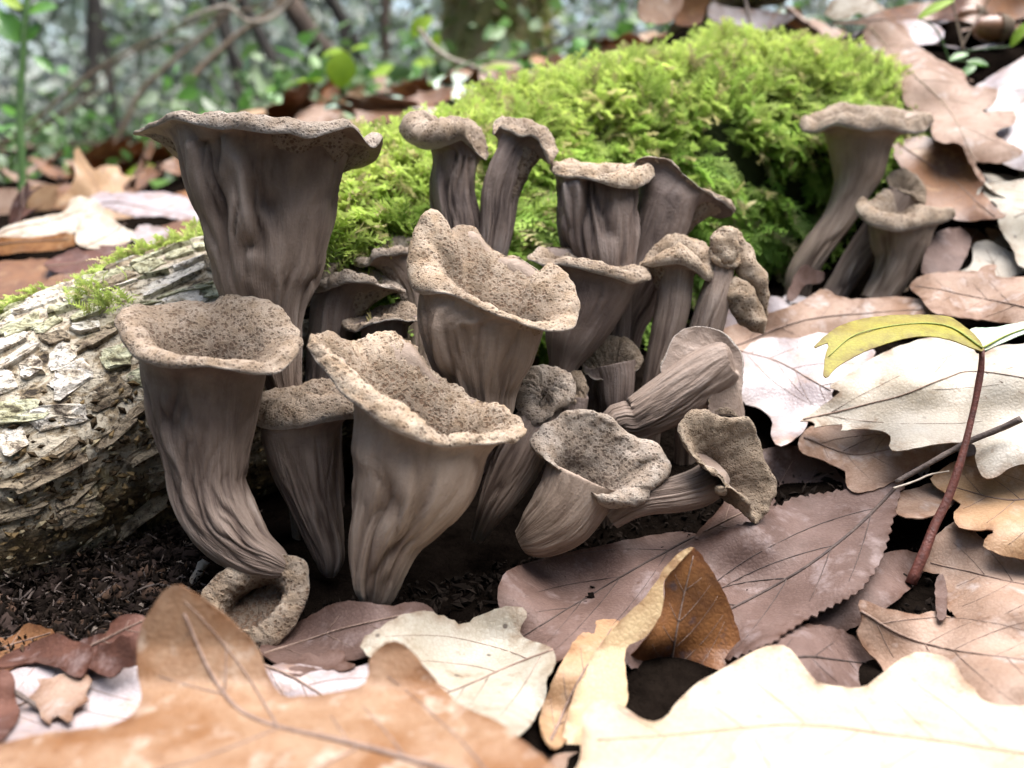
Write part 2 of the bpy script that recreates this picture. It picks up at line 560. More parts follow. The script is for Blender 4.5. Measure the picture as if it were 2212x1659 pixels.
def G(x, y):
    x, y = np.broadcast_arrays(np.asarray(x, float), np.asarray(y, float))
    d2 = (x[..., None] - GC[:, 0]) ** 2 + (y[..., None] - GC[:, 1]) ** 2
    w = 1 / (d2 + 0.012 ** 2) ** 1.7
    z = (w * GC[:, 2]).sum(-1) / w.sum(-1)
    q = np.stack([x * 28, y * 28, 0 * x], -1)
    return z + (fbm(q, 3) - 0.5) * 0.006


nu, nv = 240, 250
u = np.linspace(-1, 1, nu)
v = np.linspace(-0.45, 1, nv)
gx = 0.42 * u + 90 * np.sign(u) * np.abs(u) ** 9
gy = 0.18 + 0.75 * v + 110 * np.maximum(v, 0) ** 8 - 60 * np.maximum(-v, 0) ** 4
X, Y = np.meshgrid(gx, gy)
Z = G(X, Y)
g = mesh_obj('ground', np.stack([X, Y, Z], -1).reshape(-1, 3), gridfaces(nv, nu, False), M['soil'])
tag(g, 'dark damp woodland soil under the leaf litter', 'ground', kind='structure')

# ------------------------------------------------------------------ fallen log
LOG = [(-330, 1165, .215, 340), (-60, 1035, .228, 312), (150, 962, .240, 304), (450, 840, .262, 294), (800, 715, .300, 278), (1120, 575, .348, 268), (1420, 475, .388, 282), (1680, 440, .414, 275), (1830, 430, .427, 215), (1885, 425, .433, 110)]
LC = np.array([np.r_[P(a, b, c), r * c / FPX] for a, b, c, r in LOG])
LN = 320
LS = cr(LC, LN)
LCEN, LRAD = LS[:, :3], LS[:, 3].copy()
LRAD[-1] = 0.002
LT = unit(np.gradient(LCEN, axis=0))
LFv = unit(-FWD - (LT @ -FWD)[:, None] * LT)
LA = np.cross(LFv, LT)      # up side of the log
LB = LFv                    # camera side
LLEN = np.concatenate([[0], np.cumsum(np.linalg.norm(np.diff(LCEN, axis=0), axis=1))])


def logpt(s, ph, h=0.0):
    """point on the log: s metres along it, ph angle from its top towards the camera"""
    s, ph = np.broadcast_arrays(np.asarray(s, float), np.asarray(ph, float))
    f = lambda a: np.stack([np.interp(s, LLEN, a[:, i]) for i in range(3)], -1)
    c, a, b = f(LCEN), unit(f(LA)), unit(f(LB))
    r = np.interp(s, LLEN, LRAD)
    q = np.stack([np.cos(ph) * 3.2, np.sin(ph) * 3.2, s * 22], -1)
    rel = fbm(q, 4) - 0.5
    q2 = np.stack([np.cos(ph) * 9, np.sin(ph) * 9, s * 45], -1)
    rel2 = np.abs(fbm(q2, 3) - 0.5) * -2
    n = a * np.cos(ph)[..., None] + b * np.sin(ph)[..., None]
    return c + n * (r * (1 + 0.20 * rel) + 0.0018 * rel2 + h)[..., None], n


sg = LLEN[:, None]
pg = (np.arange(190) * 2 * math.pi / 190)[None]
LV, _ = logpt(sg, pg)
st = np.stack(np.broadcast_arrays(np.cos(pg) * 12, np.sin(pg) * 12, sg * 130), -1).reshape(-1, 3)
log = empty('fallen_log', LCEN[60] - np.array([0, 0, LRAD[60]]), 'fallen log with peeling grey bark, its far half mounded under moss', 'log')
lo = np.array(log.location)
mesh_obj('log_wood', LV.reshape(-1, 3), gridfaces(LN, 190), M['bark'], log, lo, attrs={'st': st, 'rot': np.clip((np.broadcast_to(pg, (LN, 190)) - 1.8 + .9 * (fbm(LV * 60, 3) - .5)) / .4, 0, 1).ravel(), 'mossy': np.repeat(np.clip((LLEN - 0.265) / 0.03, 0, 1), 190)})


def bark_plate(s, ph, L, W, h, seed, mat):
    rs = np.random.default_rng(seed)
    k = 14
    th = np.arange(k) * 2 * math.pi / k
    rr = 1 + 0.2 * (rs.random(k) - 0.5) * 2
    # squarish plate
    cx = np.sign(np.cos(th)) * np.abs(np.cos(th)) ** 0.6 * rr
    cy = np.sign(np.sin(th)) * np.abs(np.sin(th)) ** 0.6 * rr
    r0 = np.interp(s, LLEN, LRAD)
    sh = rs.uniform(-0.35, 0.35)
    curl = rs.uniform(-0.0004, 0.0012)
    V = []
    for f, hh in ((1.03, -0.0012), (1.0, h * 0.75), (0.86, h), (0.45, h * 0.9)):
        ss = s + cx * L * f
        pp = ph + (cy * W * f + sh * cx * L * f) / r0
        hv = hh + (curl * cy * f if hh > 0 else 0) + (0.0006 * (rs.random(k) - 0.5) if hh > 0 else 0)
        p, _ = logpt(ss, pp, hv)
        V.append(p)
    V = np.array(V).reshape(-1, 3)
    p, _ = logpt(np.array([s]), np.array([ph]), h * 0.9)
    V = np.vstack([V, p])
    F = gridfaces(4, k).tolist() + [[3 * k + i, 3 * k + (i + 1) % k, 4 * k] for i in range(k)]
    stv = np.stack([V[:, 0] * 150, V[:, 1] * 260, V[:, 2] * 260], -1) + seed
    return mesh_obj('bark_plate', V, F, mat, log, lo, smooth=False, attrs={'st': stv})


seed = 100
s_max = 0.285
ph = -0.35
BM = [M['bark_plate'], M['bark_plate'], M['bark_green'], M['bark_brown']]
while ph < 2.35:
    s = 0.025 + random.uniform(0, 0.012)
    w = random.uniform(0.0018, 0.0042)
    while s < s_max:
        L = random.uniform(0.0028, 0.0085)
        if random.random() < np.interp(ph, [0, 1.5, 2.3], [.98, .95, .35]):
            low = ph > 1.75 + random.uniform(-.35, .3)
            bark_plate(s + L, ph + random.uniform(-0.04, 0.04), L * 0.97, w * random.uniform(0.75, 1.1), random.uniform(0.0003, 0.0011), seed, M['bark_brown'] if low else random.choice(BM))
        seed += 1
        s += 2 * L + random.uniform(-0.0004, 0.0022)
    ph += (2.0 * w) / 0.040

# ------------------------------------------------------------------ trumpet mushrooms
NR = 168
MUSH = []


def trumpet(label, d, stem, front, back, roll=22, k=0.8, a=0.8, b=0.6, flat=0.85, throat=0.74, ridge=1.0, ms='stem', mc='cap', seed=0, ground=True, rough=1.0, axis=None, thr_r=0.45, wav=2.5, puff=1.0, sink=0.05, inw=0.22, top=0.3):
    u = d / FPX
    S = [list(q) + [0] * (4 - len(q)) for q in stem]
    C = np.array([np.r_[P(q[0], q[1], d + q[3] * u), q[2] * u] for q in S])
    if ground:
        z = float(G(C[0, 0], C[0, 1])) - 0.004
        if C[0, 2] > z + 0.006:
            e = C[0].copy()
            e[2] = z
            e[3] *= 0.8
            C = np.vstack([e, C])
    nst = 56
    R = cr(C, nst)
    cen, rad = R[:, :3], np.maximum(R[:, 3], 0.0006)
    T = unit(np.gradient(cen, axis=0))
    Fv = unit(-FWD - (T @ -FWD)[:, None] * T)
    A = np.cross(Fv, T)
    th = np.arange(NR) * 2 * math.pi / NR
    ct, sn = np.cos(th)[None, :, None], np.sin(th)[None, :, None]
    ring = cen[:, None] + rad[:, None, None] * (A[:, None] * ct + flat * Fv[:, None] * sn)
    # rim
    W = 0.5 * math.hypot(front[-1][0] - front[0][0], front[-1][1] - front[0][1])
    def prep(pts, sgn, n0, n1):
        o = []
        m = len(pts)
        for i, q in enumerate(pts):
            t = (i + n0) / (m - 1 + n0 + n1)
            dd = sgn * k * W * math.sin(math.pi * t)
            r = q[2] if len(q) > 2 and q[2] is not None else roll
            if len(q) > 3:
                dd = q[3]
            o.append(np.r_[P(q[0], q[1], d + dd * u), r * u])
        return o
    fr = prep(front, -1, 0, 0)
    bk = prep(back, 1, 1, 1)
    full = cr(np.array(fr + bk), 1200, True)
    right = int(np.argmin(np.linalg.norm(full[:, :3] - fr[-1][:3], axis=1)))
    f1 = full[:right + 1]
    f2 = np.vstack([full[right:], full[:1]])
    def res(q, n):
        L = np.concatenate([[0], np.cumsum(np.linalg.norm(np.diff(q[:, :3], axis=0), axis=1))])
        tt = np.linspace(0, L[-1], n, endpoint=False)
        return np.stack([np.interp(tt, L, q[:, j]) for j in range(4)], 1)
    rim = np.vstack([res(f1, NR // 2), res(f2, NR // 2)])
    E, ro = rim[:, :3], rim[:, 3:4]
    ce = E.mean(0)
    nrm = np.cross(E - ce, np.roll(E, -1, 0) - ce).sum(0)
    nrm = unit(nrm)
    if nrm @ T[-1] < 0:
        nrm = -nrm
    ax = unit(nrm * 0.5 + T[-1]) if axis is None else unit(P(PW / 2 + axis[0], PH / 2 + axis[1], 1 + axis[2]) - P(PW / 2, PH / 2, 1))
    out = E - cen[-1]
    out = unit(out - (out @ ax)[:, None] * ax)
    thn = np.stack([np.cos(th) * 2.6 + seed, np.sin(th) * 2.6, 0 * th + seed * 1.7], -1)
    sm = np.stack([np.cos(th) * 7 + seed, np.sin(th) * 7, 0 * th + 3.1], -1)
    E = E + ax * ((vn(thn) - 0.5) * wav * 2 * u + (vn(sm) - .5) * wav * u)[:, None] + out * ((vn(sm + 9) - 0.5) * wav * 2 * u)[:, None]
    Cc = ring[-1]
    tg = unit(ring[-1] - ring[-4])
    ln = np.linalg.norm(E - Cc, axis=1, keepdims=True)
    outer = bez(Cc, Cc + tg * ln * 0.45, E - out * ln * 0.38 + ax * ro * 0.05, E, 15)[1:]
    ro2 = ro * (1 + 0.25 * (vn(thn * 1.6 + 5) - 0.5)[:, None])
    K = E + ax * ro2 * a - out * ro2 * b
    lip = bez(E, E + out * ro2 * 0.32 * puff + ax * ro2 * 0.22 * a, K + out * ro2 * 0.55 * b * puff + ax * ro2 * 0.14 * puff, K, 10)[1:]
    j = int(nst * throat)
    Tt = cen[j] + rad[j] * thr_r * (A[j] * np.cos(th)[:, None] + Fv[j] * np.sin(th)[:, None])
    l2 = np.linalg.norm(Tt - K, axis=1, keepdims=True)
    inner = bez(K, K - out * l2 * inw - ax * l2 * sink, Tt + ax * l2 * 0.30, Tt, 22)[1:]
    inner = np.concatenate([inner, Tt[None] * .45 + cen[j] * .55 - ax * rad[j] * .12, (cen[j] - ax * rad[j] * .15)[None, None] + 0 * Tt[None]], 0)
    V = np.concatenate([ring, outer, lip, inner], 0)
    nS, nO, nL, nI = len(ring), len(outer), len(lip), len(inner)
    nt = len(V)
    dth = np.roll(V, -1, 1) - np.roll(V, 1, 1)
    dr = np.gradient(V, axis=0)
    N = unit(np.cross(dth, dr))
    sgn = np.sign(((ring - cen[:, None]) * N[:nS]).sum())
    N *= sgn
    # relief
    s_len = np.concatenate([[0], np.cumsum(np.linalg.norm(np.diff(V, axis=0), axis=2).mean(1))])
    ss = s_len[:, None] + 0 * th[None]
    q = np.stack([np.cos(th)[None] * 4.2 + 0 * ss + seed * 3.3, np.sin(th)[None] * 4.2 + 0 * ss, ss * 42 + seed], -1)
    warp = (vn(q * 0.5 + 11) - 0.5) * 0.9
    w2 = (fbm(q * np.array([.5, .5, 1.6]) + 61, 2) - 0.5) * 1.5
    q2 = np.stack([np.cos(th[None] + w2 * 0.6) * 2.7 + seed, np.sin(th[None] + w2 * 0.6) * 2.7, ss * 55 + warp], -1)
    rd = np.abs(vn(q2) - 0.5) * 2
    rd2 = np.abs(vn(q2 * np.array([2.2, 2.2, 1.3]) + 4) - 0.5) * 2
    sm_ = np.clip((vn(q * np.array([.4, .4, .8]) + 31) - 0.15) * 2.2, 0.3, 1.2)
    rel = 0.75 + ((np.sqrt(rd) * 0.6 + np.sqrt(rd2) * 0.4) - 0.62) * sm_
    amp = np.zeros(nt)
    amp[:nS] = 1
    amp[:nS] = np.interp(np.arange(nS), [0, nS * .55, nS - 1], [1.25, 1.05, top])
    amp[nS:nS + nO] = np.linspace(0.3, 0.0, nO)
    rloc = np.concatenate([rad, np.full(nt - nS, rad[-1])])
    V = V + N * ((rel - 0.75) * amp[:, None] * ridge * np.minimum(0.0036, rloc * 0.26)[:, None])[..., None]
    cap = np.zeros(nt)
    cap[nS + nO:] = 1
    cap[nS + nO:nS + nO + 3] = (0.2, 0.5, 0.8)
    fz = (fbm(V * 420 + seed, 2) - 0.5) * 0.0011 + (vn(V * 1500 + seed) - 0.5) * 0.00055 * rough + (fbm(V * 130 + seed, 2) - .5) * 0.0022
    V = V + N * (fz * cap[:, None])[..., None]
    org = np.r_[cen[0, :2], cen[0, 2]]
    o = empty('trumpet_mushroom', org, label, 'mushroom', 'black trumpet mushrooms')
    i1 = nS + nO
    stv = np.stack([np.cos(th[None] + warp * .5) * 5.5 + seed, np.sin(th[None] + warp * .5) * 5.5, ss * 60 + warp * 2.0], -1)
    wv = np.zeros(i1)
    wv[nS - 16:nS] = np.linspace(0, .6, 16)
    wv[nS:] = np.linspace(.6, 1, nO)
    mesh_obj('stem', V[:i1].reshape(-1, 3), gridfaces(i1, NR), M[ms], o, org, attrs={'st': stv[:i1].reshape(-1, 3), 'und': np.repeat(wv, NR), 'rel': (0.75 + (rel[:i1] - 0.75) * amp[:i1, None]).ravel()})
    m2 = nt - i1 + 1
    deep = np.zeros(m2)
    deep[nL + 1:] = np.clip(np.linspace(0, 1.3, nI), 0, .8)
    lipw = np.zeros(m2)
    lipw[:3] = (0.75, 0.5, 0.15)
    Vc = V[i1 - 1:].copy()
    mesh_obj('cap', Vc.reshape(-1, 3), gridfaces(m2, NR), M[mc], o, org, attrs={'deep': np.repeat(deep, NR), 'lip': np.repeat(lipw, NR)})
    MUSH.append(o)
    return o


# tall one
trumpet('tallest broad trumpet mushroom standing against the bark, flared cap above its neighbours', .216,
        [(640, 1010, 26, 40), (625, 900, 32, 15), (610, 820, 42), (587, 714, 66), (574, 625, 104), (577, 566, 123), (575, 488, 145), (570, 410, 163), (568, 340, 176)],
        [(289, 289, 6), (312, 281, 10), (344, 270, 16), (375, 257, 20), (422, 270, 30), (470, 281, 38), (520, 280, 38), (578, 289, 42), (625, 288, 40), (664, 299, 44), (703, 291, 34), (738, 280, 26), (766, 278, 16), (792, 312, 18), (812, 320, 22), (824, 301, 10)],
        [(818, 335, 8), (795, 357, 8), (755, 367, 8), (600, 372, 8), (450, 364, 8), (391, 346, 8), (334, 302, 6)], k=0.75, seed=1, ms='stem', mc='cap_grey', a=.95, b=.5, throat=.8, ridge=1.7, top=.75)
# lower cup on the bark side
trumpet('open round cup mushroom with curved stem in front of the bark', .194,
        [(618, 1228, 20, -62), (592, 1215, 36, -60), (534, 1183, 57, -48), (482, 1125, 73, -28), (454, 1062, 80, -12), (446, 1000, 89, -4), (440, 935, 108), (438, 885, 118), (440, 832, 127)],
        [(250, 690, 22), (258, 725, 28), (281, 761, 30), (312, 784, 32), (352, 794, 34), (391, 797, 30), (449, 792, 24), (500, 799, 26), (555, 811, 34), (602, 806, 32), (640, 770, 26), (651, 745, 16)],
        [(643, 714, 8), (617, 682, 8), (586, 659, 8), (547, 642, 8), (508, 637, 8), (476, 645, 8), (461, 653, 8), (430, 657, 10), (371, 663, 12), (312, 668, 16), (273, 674, 20)], k=0.85, seed=2, ms='stem', mc='cap', throat=.80, thr_r=.6, sink=.0, inw=.34, ground=False, ridge=1.25, top=.45)
# front centre
trumpet('pale stout trumpet mushroom with broad slanting spotted lip, foremost of the clump', .184,
        [(795, 1330, 10, 4), (797, 1312, 22, 0), (807, 1288, 44), (816, 1230, 64), (832, 1160, 84), (862, 1095, 112), (892, 1030, 140), (908, 965, 148)],
        [(667, 749, 16), (679, 776, 34), (706, 808, 42), (734, 843, 46), (754, 864, 48), (781, 886, 50), (816, 913, 54), (855, 933, 52), (894, 950, 46), (929, 960, 38), (968, 966, 30), (1015, 962, 26), (1054, 960, 24), (1085, 957, 26), (1109, 958, 24), (1132, 932, 14)],
        [(1121, 913, 10), (1082, 882, 8), (1046, 870, 8), (1015, 858, 8), (980, 839, 8), (949, 819, 8), (921, 788, 8), (894, 749, 8), (875, 733, 8), (839, 725, 8), (800, 728, 10), (769, 739, 14), (742, 753, 24), (722, 745, 26), (695, 733, 18)],
        k=0.62, seed=3, ms='stem_warm', mc='cap_warm', throat=.74, thr_r=.6, rough=2.6, b=.75, a=.75, ridge=1.35, sink=.1)
# between
trumpet('narrow tapering trumpet mushroom with thick drooping lip between the cup and the pale stout one', .205,
        [(714, 1244, 12, 6), (713, 1228, 24, 2), (712, 1205, 33), (702, 1166, 42), (678, 1085, 57), (660, 1006, 73), (652, 945, 83)],
        [(550, 885, 40), (556, 920, 60), (590, 929, 66), (640, 927, 70), (690, 916, 70), (735, 906, 66), (766, 905, 60), (795, 890, 30)],
        [(790, 860, 14), (750, 838, 12), (705, 828, 10), (650, 838, 10), (600, 848, 12), (565, 860, 20)], k=0.7, seed=4, mc='cap', throat=.75, ground=False)
# centre cup
trumpet('large open cup mushroom with upturned wavy rim, highest pale cap amid the clump', .207,
        [(845, 1180, 22, 90), (940, 1060, 36, 50), (1025, 925, 52, 10), (1044, 885, 62), (1043, 850, 76), (1040, 780, 112), (1040, 716, 134)],
        [(883, 570, 50), (890, 618, 70), (912, 636, 70), (949, 634, 40), (976, 640, 26), (1011, 655, 24), (1054, 675, 22), (1105, 694, 22), (1152, 710, 24), (1191, 717, 28), (1230, 714, 34), (1246, 698, 34), (1251, 659, 22)],
        [(1243, 628, 14), (1220, 595, 12), (1191, 574, 10), (1176, 590, 8), (1150, 577, 8), (1121, 559, 8), (1075, 550, 8), (1052, 528, 8), (1027, 499, 8), (996, 494, 8), (968, 503, 10), (948, 500, 20), (926, 477, 26), (900, 497, 34)],
        k=0.7, seed=5, ms='stem_warm', mc='cap_warm', throat=.74, thr_r=.6, a=.7, b=.75, ridge=1.7, sink=.1)
# small cup at the foot
trumpet('small round cup mushroom tilted up at the foot of the curved stem', .184,
        [(585, 1345, 30, 90), (572, 1328, 56, 62), (556, 1308, 84, 36)],
        [(434, 1290, 40), (444, 1335, 46), (480, 1380, 50), (530, 1402, 54), (585, 1396, 64), (635, 1350, 66), (664, 1275, 60)],
        [(660, 1222, 50), (630, 1200, 36), (580, 1205, 30), (515, 1222, 30), (462, 1250, 36)], k=0.20, seed=6, a=.16, b=.85, axis=(-8, -60, -60), throat=.97, mc='cap_warm', ground=False, thr_r=.7, puff=.9, sink=.0, inw=.3)
# twin
trumpet('dark trumpet mushroom with rolled bun-like lip, its stem fused in a V with another', .250,
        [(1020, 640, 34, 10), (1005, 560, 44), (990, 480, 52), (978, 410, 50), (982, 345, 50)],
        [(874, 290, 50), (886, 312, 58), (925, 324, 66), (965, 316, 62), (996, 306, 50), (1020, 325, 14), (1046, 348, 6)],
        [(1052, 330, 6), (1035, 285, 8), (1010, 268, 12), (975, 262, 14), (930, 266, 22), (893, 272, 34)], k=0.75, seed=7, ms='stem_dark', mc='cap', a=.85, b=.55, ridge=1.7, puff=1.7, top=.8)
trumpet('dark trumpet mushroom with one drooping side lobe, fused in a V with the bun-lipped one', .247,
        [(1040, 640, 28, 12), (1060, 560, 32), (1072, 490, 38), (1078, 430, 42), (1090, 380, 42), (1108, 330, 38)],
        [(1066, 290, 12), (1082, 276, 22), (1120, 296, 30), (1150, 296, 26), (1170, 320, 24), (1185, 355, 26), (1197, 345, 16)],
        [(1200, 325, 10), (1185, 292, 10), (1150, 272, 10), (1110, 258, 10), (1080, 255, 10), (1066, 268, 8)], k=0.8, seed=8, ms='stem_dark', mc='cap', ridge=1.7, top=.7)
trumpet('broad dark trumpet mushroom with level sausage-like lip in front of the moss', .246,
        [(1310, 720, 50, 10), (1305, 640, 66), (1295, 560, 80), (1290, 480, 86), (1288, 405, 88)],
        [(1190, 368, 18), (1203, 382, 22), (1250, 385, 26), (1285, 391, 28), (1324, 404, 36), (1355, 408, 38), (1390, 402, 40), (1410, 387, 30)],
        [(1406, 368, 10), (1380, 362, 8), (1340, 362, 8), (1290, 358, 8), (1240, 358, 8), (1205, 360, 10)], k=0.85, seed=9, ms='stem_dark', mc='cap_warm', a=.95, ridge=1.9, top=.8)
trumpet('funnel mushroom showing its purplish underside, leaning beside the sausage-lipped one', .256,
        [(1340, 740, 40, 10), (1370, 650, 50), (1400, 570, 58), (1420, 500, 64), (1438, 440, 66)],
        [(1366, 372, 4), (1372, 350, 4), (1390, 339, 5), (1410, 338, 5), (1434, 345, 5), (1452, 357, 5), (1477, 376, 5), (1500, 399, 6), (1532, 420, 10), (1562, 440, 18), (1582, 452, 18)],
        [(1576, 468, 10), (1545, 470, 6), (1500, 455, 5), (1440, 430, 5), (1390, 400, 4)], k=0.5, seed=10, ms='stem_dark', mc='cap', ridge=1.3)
trumpet('trumpet mushroom with thin split tilted rim behind the large open cup', .232,
        [(1200, 960, 20, 10), (1213, 815, 26), (1232, 740, 58), (1256, 680, 76), (1275, 625, 90)],
        [(1140, 555, 10), (1156, 568, 18), (1176, 575, 26), (1203, 572, 28), (1238, 578, 30), (1297, 594, 30), (1336, 606, 32), (1371, 612, 28), (1394, 608, 16), (1405, 603, 6)],
        [(1395, 586, 8), (1371, 580, 8), (1336, 570, 8), (1297, 556, 8), (1258, 545, 8), (1218, 537, 8), (1180, 536, 8), (1155, 543, 8)], k=0.7, seed=11, ms='stem_dark', mc='cap', ridge=1.2)
trumpet('upright mushroom with domed drooping cap like a hood, beside the split-rimmed one', .240,
        [(1405, 900, 26, 10), (1420, 800, 28), (1440, 720, 35), (1453, 660, 38), (1460, 590, 39)],
        [(1380, 578, 8), (1395, 575, 22), (1425, 575, 44), (1465, 572, 52), (1500, 585, 50), (1525, 606, 42), (1547, 598, 30)],
        [(1545, 570, 20), (1525, 542, 12), (1488, 522, 10), (1448, 518, 10), (1415, 532, 10), (1390, 560, 8)], k=0.7, seed=12, ms='stem', mc='cap_warm', ridge=.7)
kn = trumpet('knobbly twisted mushroom whose lip folds down in tan lumps beside the hooded one', .240,
             [(1490, 830, 30, 12), (1510, 760, 34), (1528, 700, 36), (1545, 640, 34), (1560, 585, 26, 4)],
             [(1536, 545, 26), (1548, 572, 26), (1575, 580, 24), (1600, 570, 22)],
             [(1605, 540, 20), (1590, 512, 20), (1560, 508, 22), (1542, 522, 24)], k=0.6, seed=13, ms='stem', mc='cap_warm', a=.9, b=.8, throat=.9, puff=1.8)


def lobe(par, chain, d, seed, mat, k=28):
    """lumpy folded lobe of a cap: chain of (px, py, radius px, depth px)"""
    u_ = d / FPX
    C = np.array([np.r_[P(a, b, d + e * u_), r * u_] for a, b, r, e in chain])
    R_ = cr(C, 26)
    T_ = unit(np.gradient(R_[:, :3], axis=0))
    F_ = unit(-FWD - (T_ @ -FWD)[:, None] * T_)
    A_ = np.cross(F_, T_)
    th_ = (np.arange(k) * 2 * math.pi / k)[None, :, None]
    V = R_[:, None, :3] + np.maximum(R_[:, 3], 2e-4)[:, None, None] * (A_[:, None] * np.cos(th_) + .8 * F_[:, None] * np.sin(th_))
    nn = unit(V - R_[:, None, :3])
    V = V + nn * ((fbm(V * 160 + seed, 2) - .5) * .0045 + (fbm(V * 500 + seed, 2) - .5) * .0014)[..., None]
    m_ = V.shape[0] * k
    org = np.array(par.location)
    return mesh_obj('cap_lobe', V.reshape(-1, 3), gridfaces(26, k), M[mat], par, org, attrs={'deep': np.zeros(m_), 'lip': np.zeros(m_)})


lobe(kn, [(1572, 494, 2, 0), (1571, 506, 24, -6), (1568, 535, 34, -10), (1566, 562, 28, -8), (1570, 582, 4, 0)], .240, 3, 'cap_warm')
lobe(kn, [(1592, 515, 2, 8), (1600, 540, 20, 6), (1614, 575, 24, 2), (1630, 608, 24, 0), (1645, 640, 22, 2), (1652, 672, 12, 4), (1652, 690, 2, 4)], .240, 5, 'cap_warm')
lobe(kn, [(1586, 598, 2, -6), (1592, 616, 24, -12), (1603, 645, 32, -16), (1622, 676, 30, -14), (1640, 702, 20, -10), (1650, 720, 3, -8)], .240, 7, 'cap_warm')
trumpet('mushroom lying over on its side showing a pale ribbed stem and hood-like underside', .222,
        [(1325, 935, 38, 6), (1370, 908, 47), (1420, 880, 55), (1475, 845, 60), (1530, 805, 56), (1560, 785, 50)],
        [(1608, 905, 6), (1575, 898, 6), (1532, 890, 6), (1536, 845, 6), (1560, 815, 6), (1500, 830, 6), (1432, 808, 6)],
        [(1440, 765, 10), (1453, 732, 14), (1477, 712, 16), (1516, 706, 18), (1551, 714, 18), (1580, 738, 20), (1600, 765, 22), (1604, 800, 22), (1602, 850, 20)], k=0.35, seed=14, ms='stem', mc='cap_plain', axis=(50, -35, 40), a=.5, b=.6, ridge=1.2, wav=1.5)
trumpet('ragged cup mushroom with thick torn lip facing outward above the leaf litter', .205,
        [(1128, 1172, 30, 12), (1162, 1154, 56, 4), (1205, 1120, 74), (1235, 1080, 80), (1258, 1035, 84)],
        [(1156, 948, 44), (1160, 975, 48), (1195, 1003, 44), (1230, 1022, 34), (1262, 1042, 20), (1277, 1065, 22), (1300, 1085, 40), (1330, 1092, 44), (1378, 1077, 44), (1390, 1055, 44), (1412, 1040, 46), (1434, 1018, 46)],
        [(1432, 990, 44), (1405, 960, 40), (1370, 948, 30), (1338, 922, 24), (1308, 900, 20), (1268, 889, 18), (1230, 888, 18), (1200, 905, 18), (1178, 925, 30)], k=0.30, seed=15, ms='stem_warm', mc='cap_grey', axis=(4, -70, -45), a=.75, b=.85, throat=.86, thr_r=.55, ridge=.4, puff=1.6, ground=False)
trumpet('sideways cup mushroom with pinched split lip resting on the brown leaves', .203,
        [(1320, 1120, 26, 16), (1360, 1092, 32, 6), (1400, 1078, 35, 4), (1460, 1068, 40, 12), (1508, 1054, 44, 40), (1538, 1036, 44, 78)],
        [(1467, 925, 36), (1478, 965, 38), (1510, 1000, 34), (1547, 1012, 16), (1562, 1038, 22), (1590, 1060, 26), (1617, 1090, 22), (1629, 1129, 14)],
        [(1652, 1105, 14), (1674, 1066, 16), (1668, 1030, 14), (1645, 990, 12), (1638, 945, 12), (1622, 912, 12), (1590, 902, 14), (1555, 903, 18), (1525, 893, 26), (1492, 893, 34)], k=0.28, seed=16, ms='stem', mc='cap_plain', axis=(40, -45, -45), a=.6, b=.9, throat=.93, thr_r=.6, ridge=.6, puff=1.5, ground=False)
trumpet('small mushroom with furled knuckle-like cap tucked behind the ragged cup', .213,
        [(1030, 1165, 14, 50), (1056, 1112, 30, 8), (1075, 1075, 44), (1110, 1010, 56), (1140, 950, 56), (1165, 905, 48)],
        [(1118, 860, 44), (1125, 900, 52), (1152, 925, 54), (1185, 905, 44), (1195, 890, 40), (1220, 880, 42), (1232, 855, 34)],
        [(1228, 822, 26), (1200, 803, 24), (1165, 798, 24), (1135, 815, 30)], k=0.6, seed=17, ms='stem', mc='cap_grey', a=.8, b=.7, puff=1.5, ground=False)
trumpet('small shaded mushroom with thin curled cap edge deep between the dark stems', .236,
        [(1330, 920, 28, 5), (1330, 870, 36), (1328, 820, 44), (1322, 790, 50)],
        [(1255, 790, 6), (1275, 815, 6), (1310, 820, 6), (1350, 812, 8), (1385, 790, 10)],
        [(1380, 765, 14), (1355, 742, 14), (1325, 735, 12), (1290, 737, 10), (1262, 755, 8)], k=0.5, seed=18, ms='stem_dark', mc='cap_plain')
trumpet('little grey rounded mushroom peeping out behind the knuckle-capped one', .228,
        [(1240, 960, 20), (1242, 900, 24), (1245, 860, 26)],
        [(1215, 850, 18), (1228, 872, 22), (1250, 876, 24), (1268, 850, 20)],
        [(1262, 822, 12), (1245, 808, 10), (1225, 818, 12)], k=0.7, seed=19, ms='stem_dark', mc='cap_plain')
trumpet('shaded mushroom with flat spotted flange beside the tallest stem', .234,
        [(700, 900, 40, 10), (705, 800, 44), (715, 720, 50), (725, 660, 54)],
        [(662, 628, 18), (690, 632, 34), (735, 618, 34), (780, 612, 26), (830, 622, 14), (876, 632, 6)],
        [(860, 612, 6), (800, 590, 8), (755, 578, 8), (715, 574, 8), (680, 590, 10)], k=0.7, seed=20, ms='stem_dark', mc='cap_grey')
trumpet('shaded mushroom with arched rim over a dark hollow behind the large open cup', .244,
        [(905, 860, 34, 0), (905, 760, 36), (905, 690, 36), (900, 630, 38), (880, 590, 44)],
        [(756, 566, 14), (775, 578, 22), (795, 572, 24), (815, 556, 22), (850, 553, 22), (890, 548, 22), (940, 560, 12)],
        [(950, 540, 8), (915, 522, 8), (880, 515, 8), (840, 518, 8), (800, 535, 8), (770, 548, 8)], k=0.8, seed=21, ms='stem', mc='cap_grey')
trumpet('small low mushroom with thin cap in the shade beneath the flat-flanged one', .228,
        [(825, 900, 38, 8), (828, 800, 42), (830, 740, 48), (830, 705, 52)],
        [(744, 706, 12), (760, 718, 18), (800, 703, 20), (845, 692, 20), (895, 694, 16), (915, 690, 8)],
        [(905, 670, 6), (870, 658, 6), (830, 662, 6), (790, 674, 6), (760, 690, 6)], k=0.75, seed=22, ms='stem_dark', mc='cap')
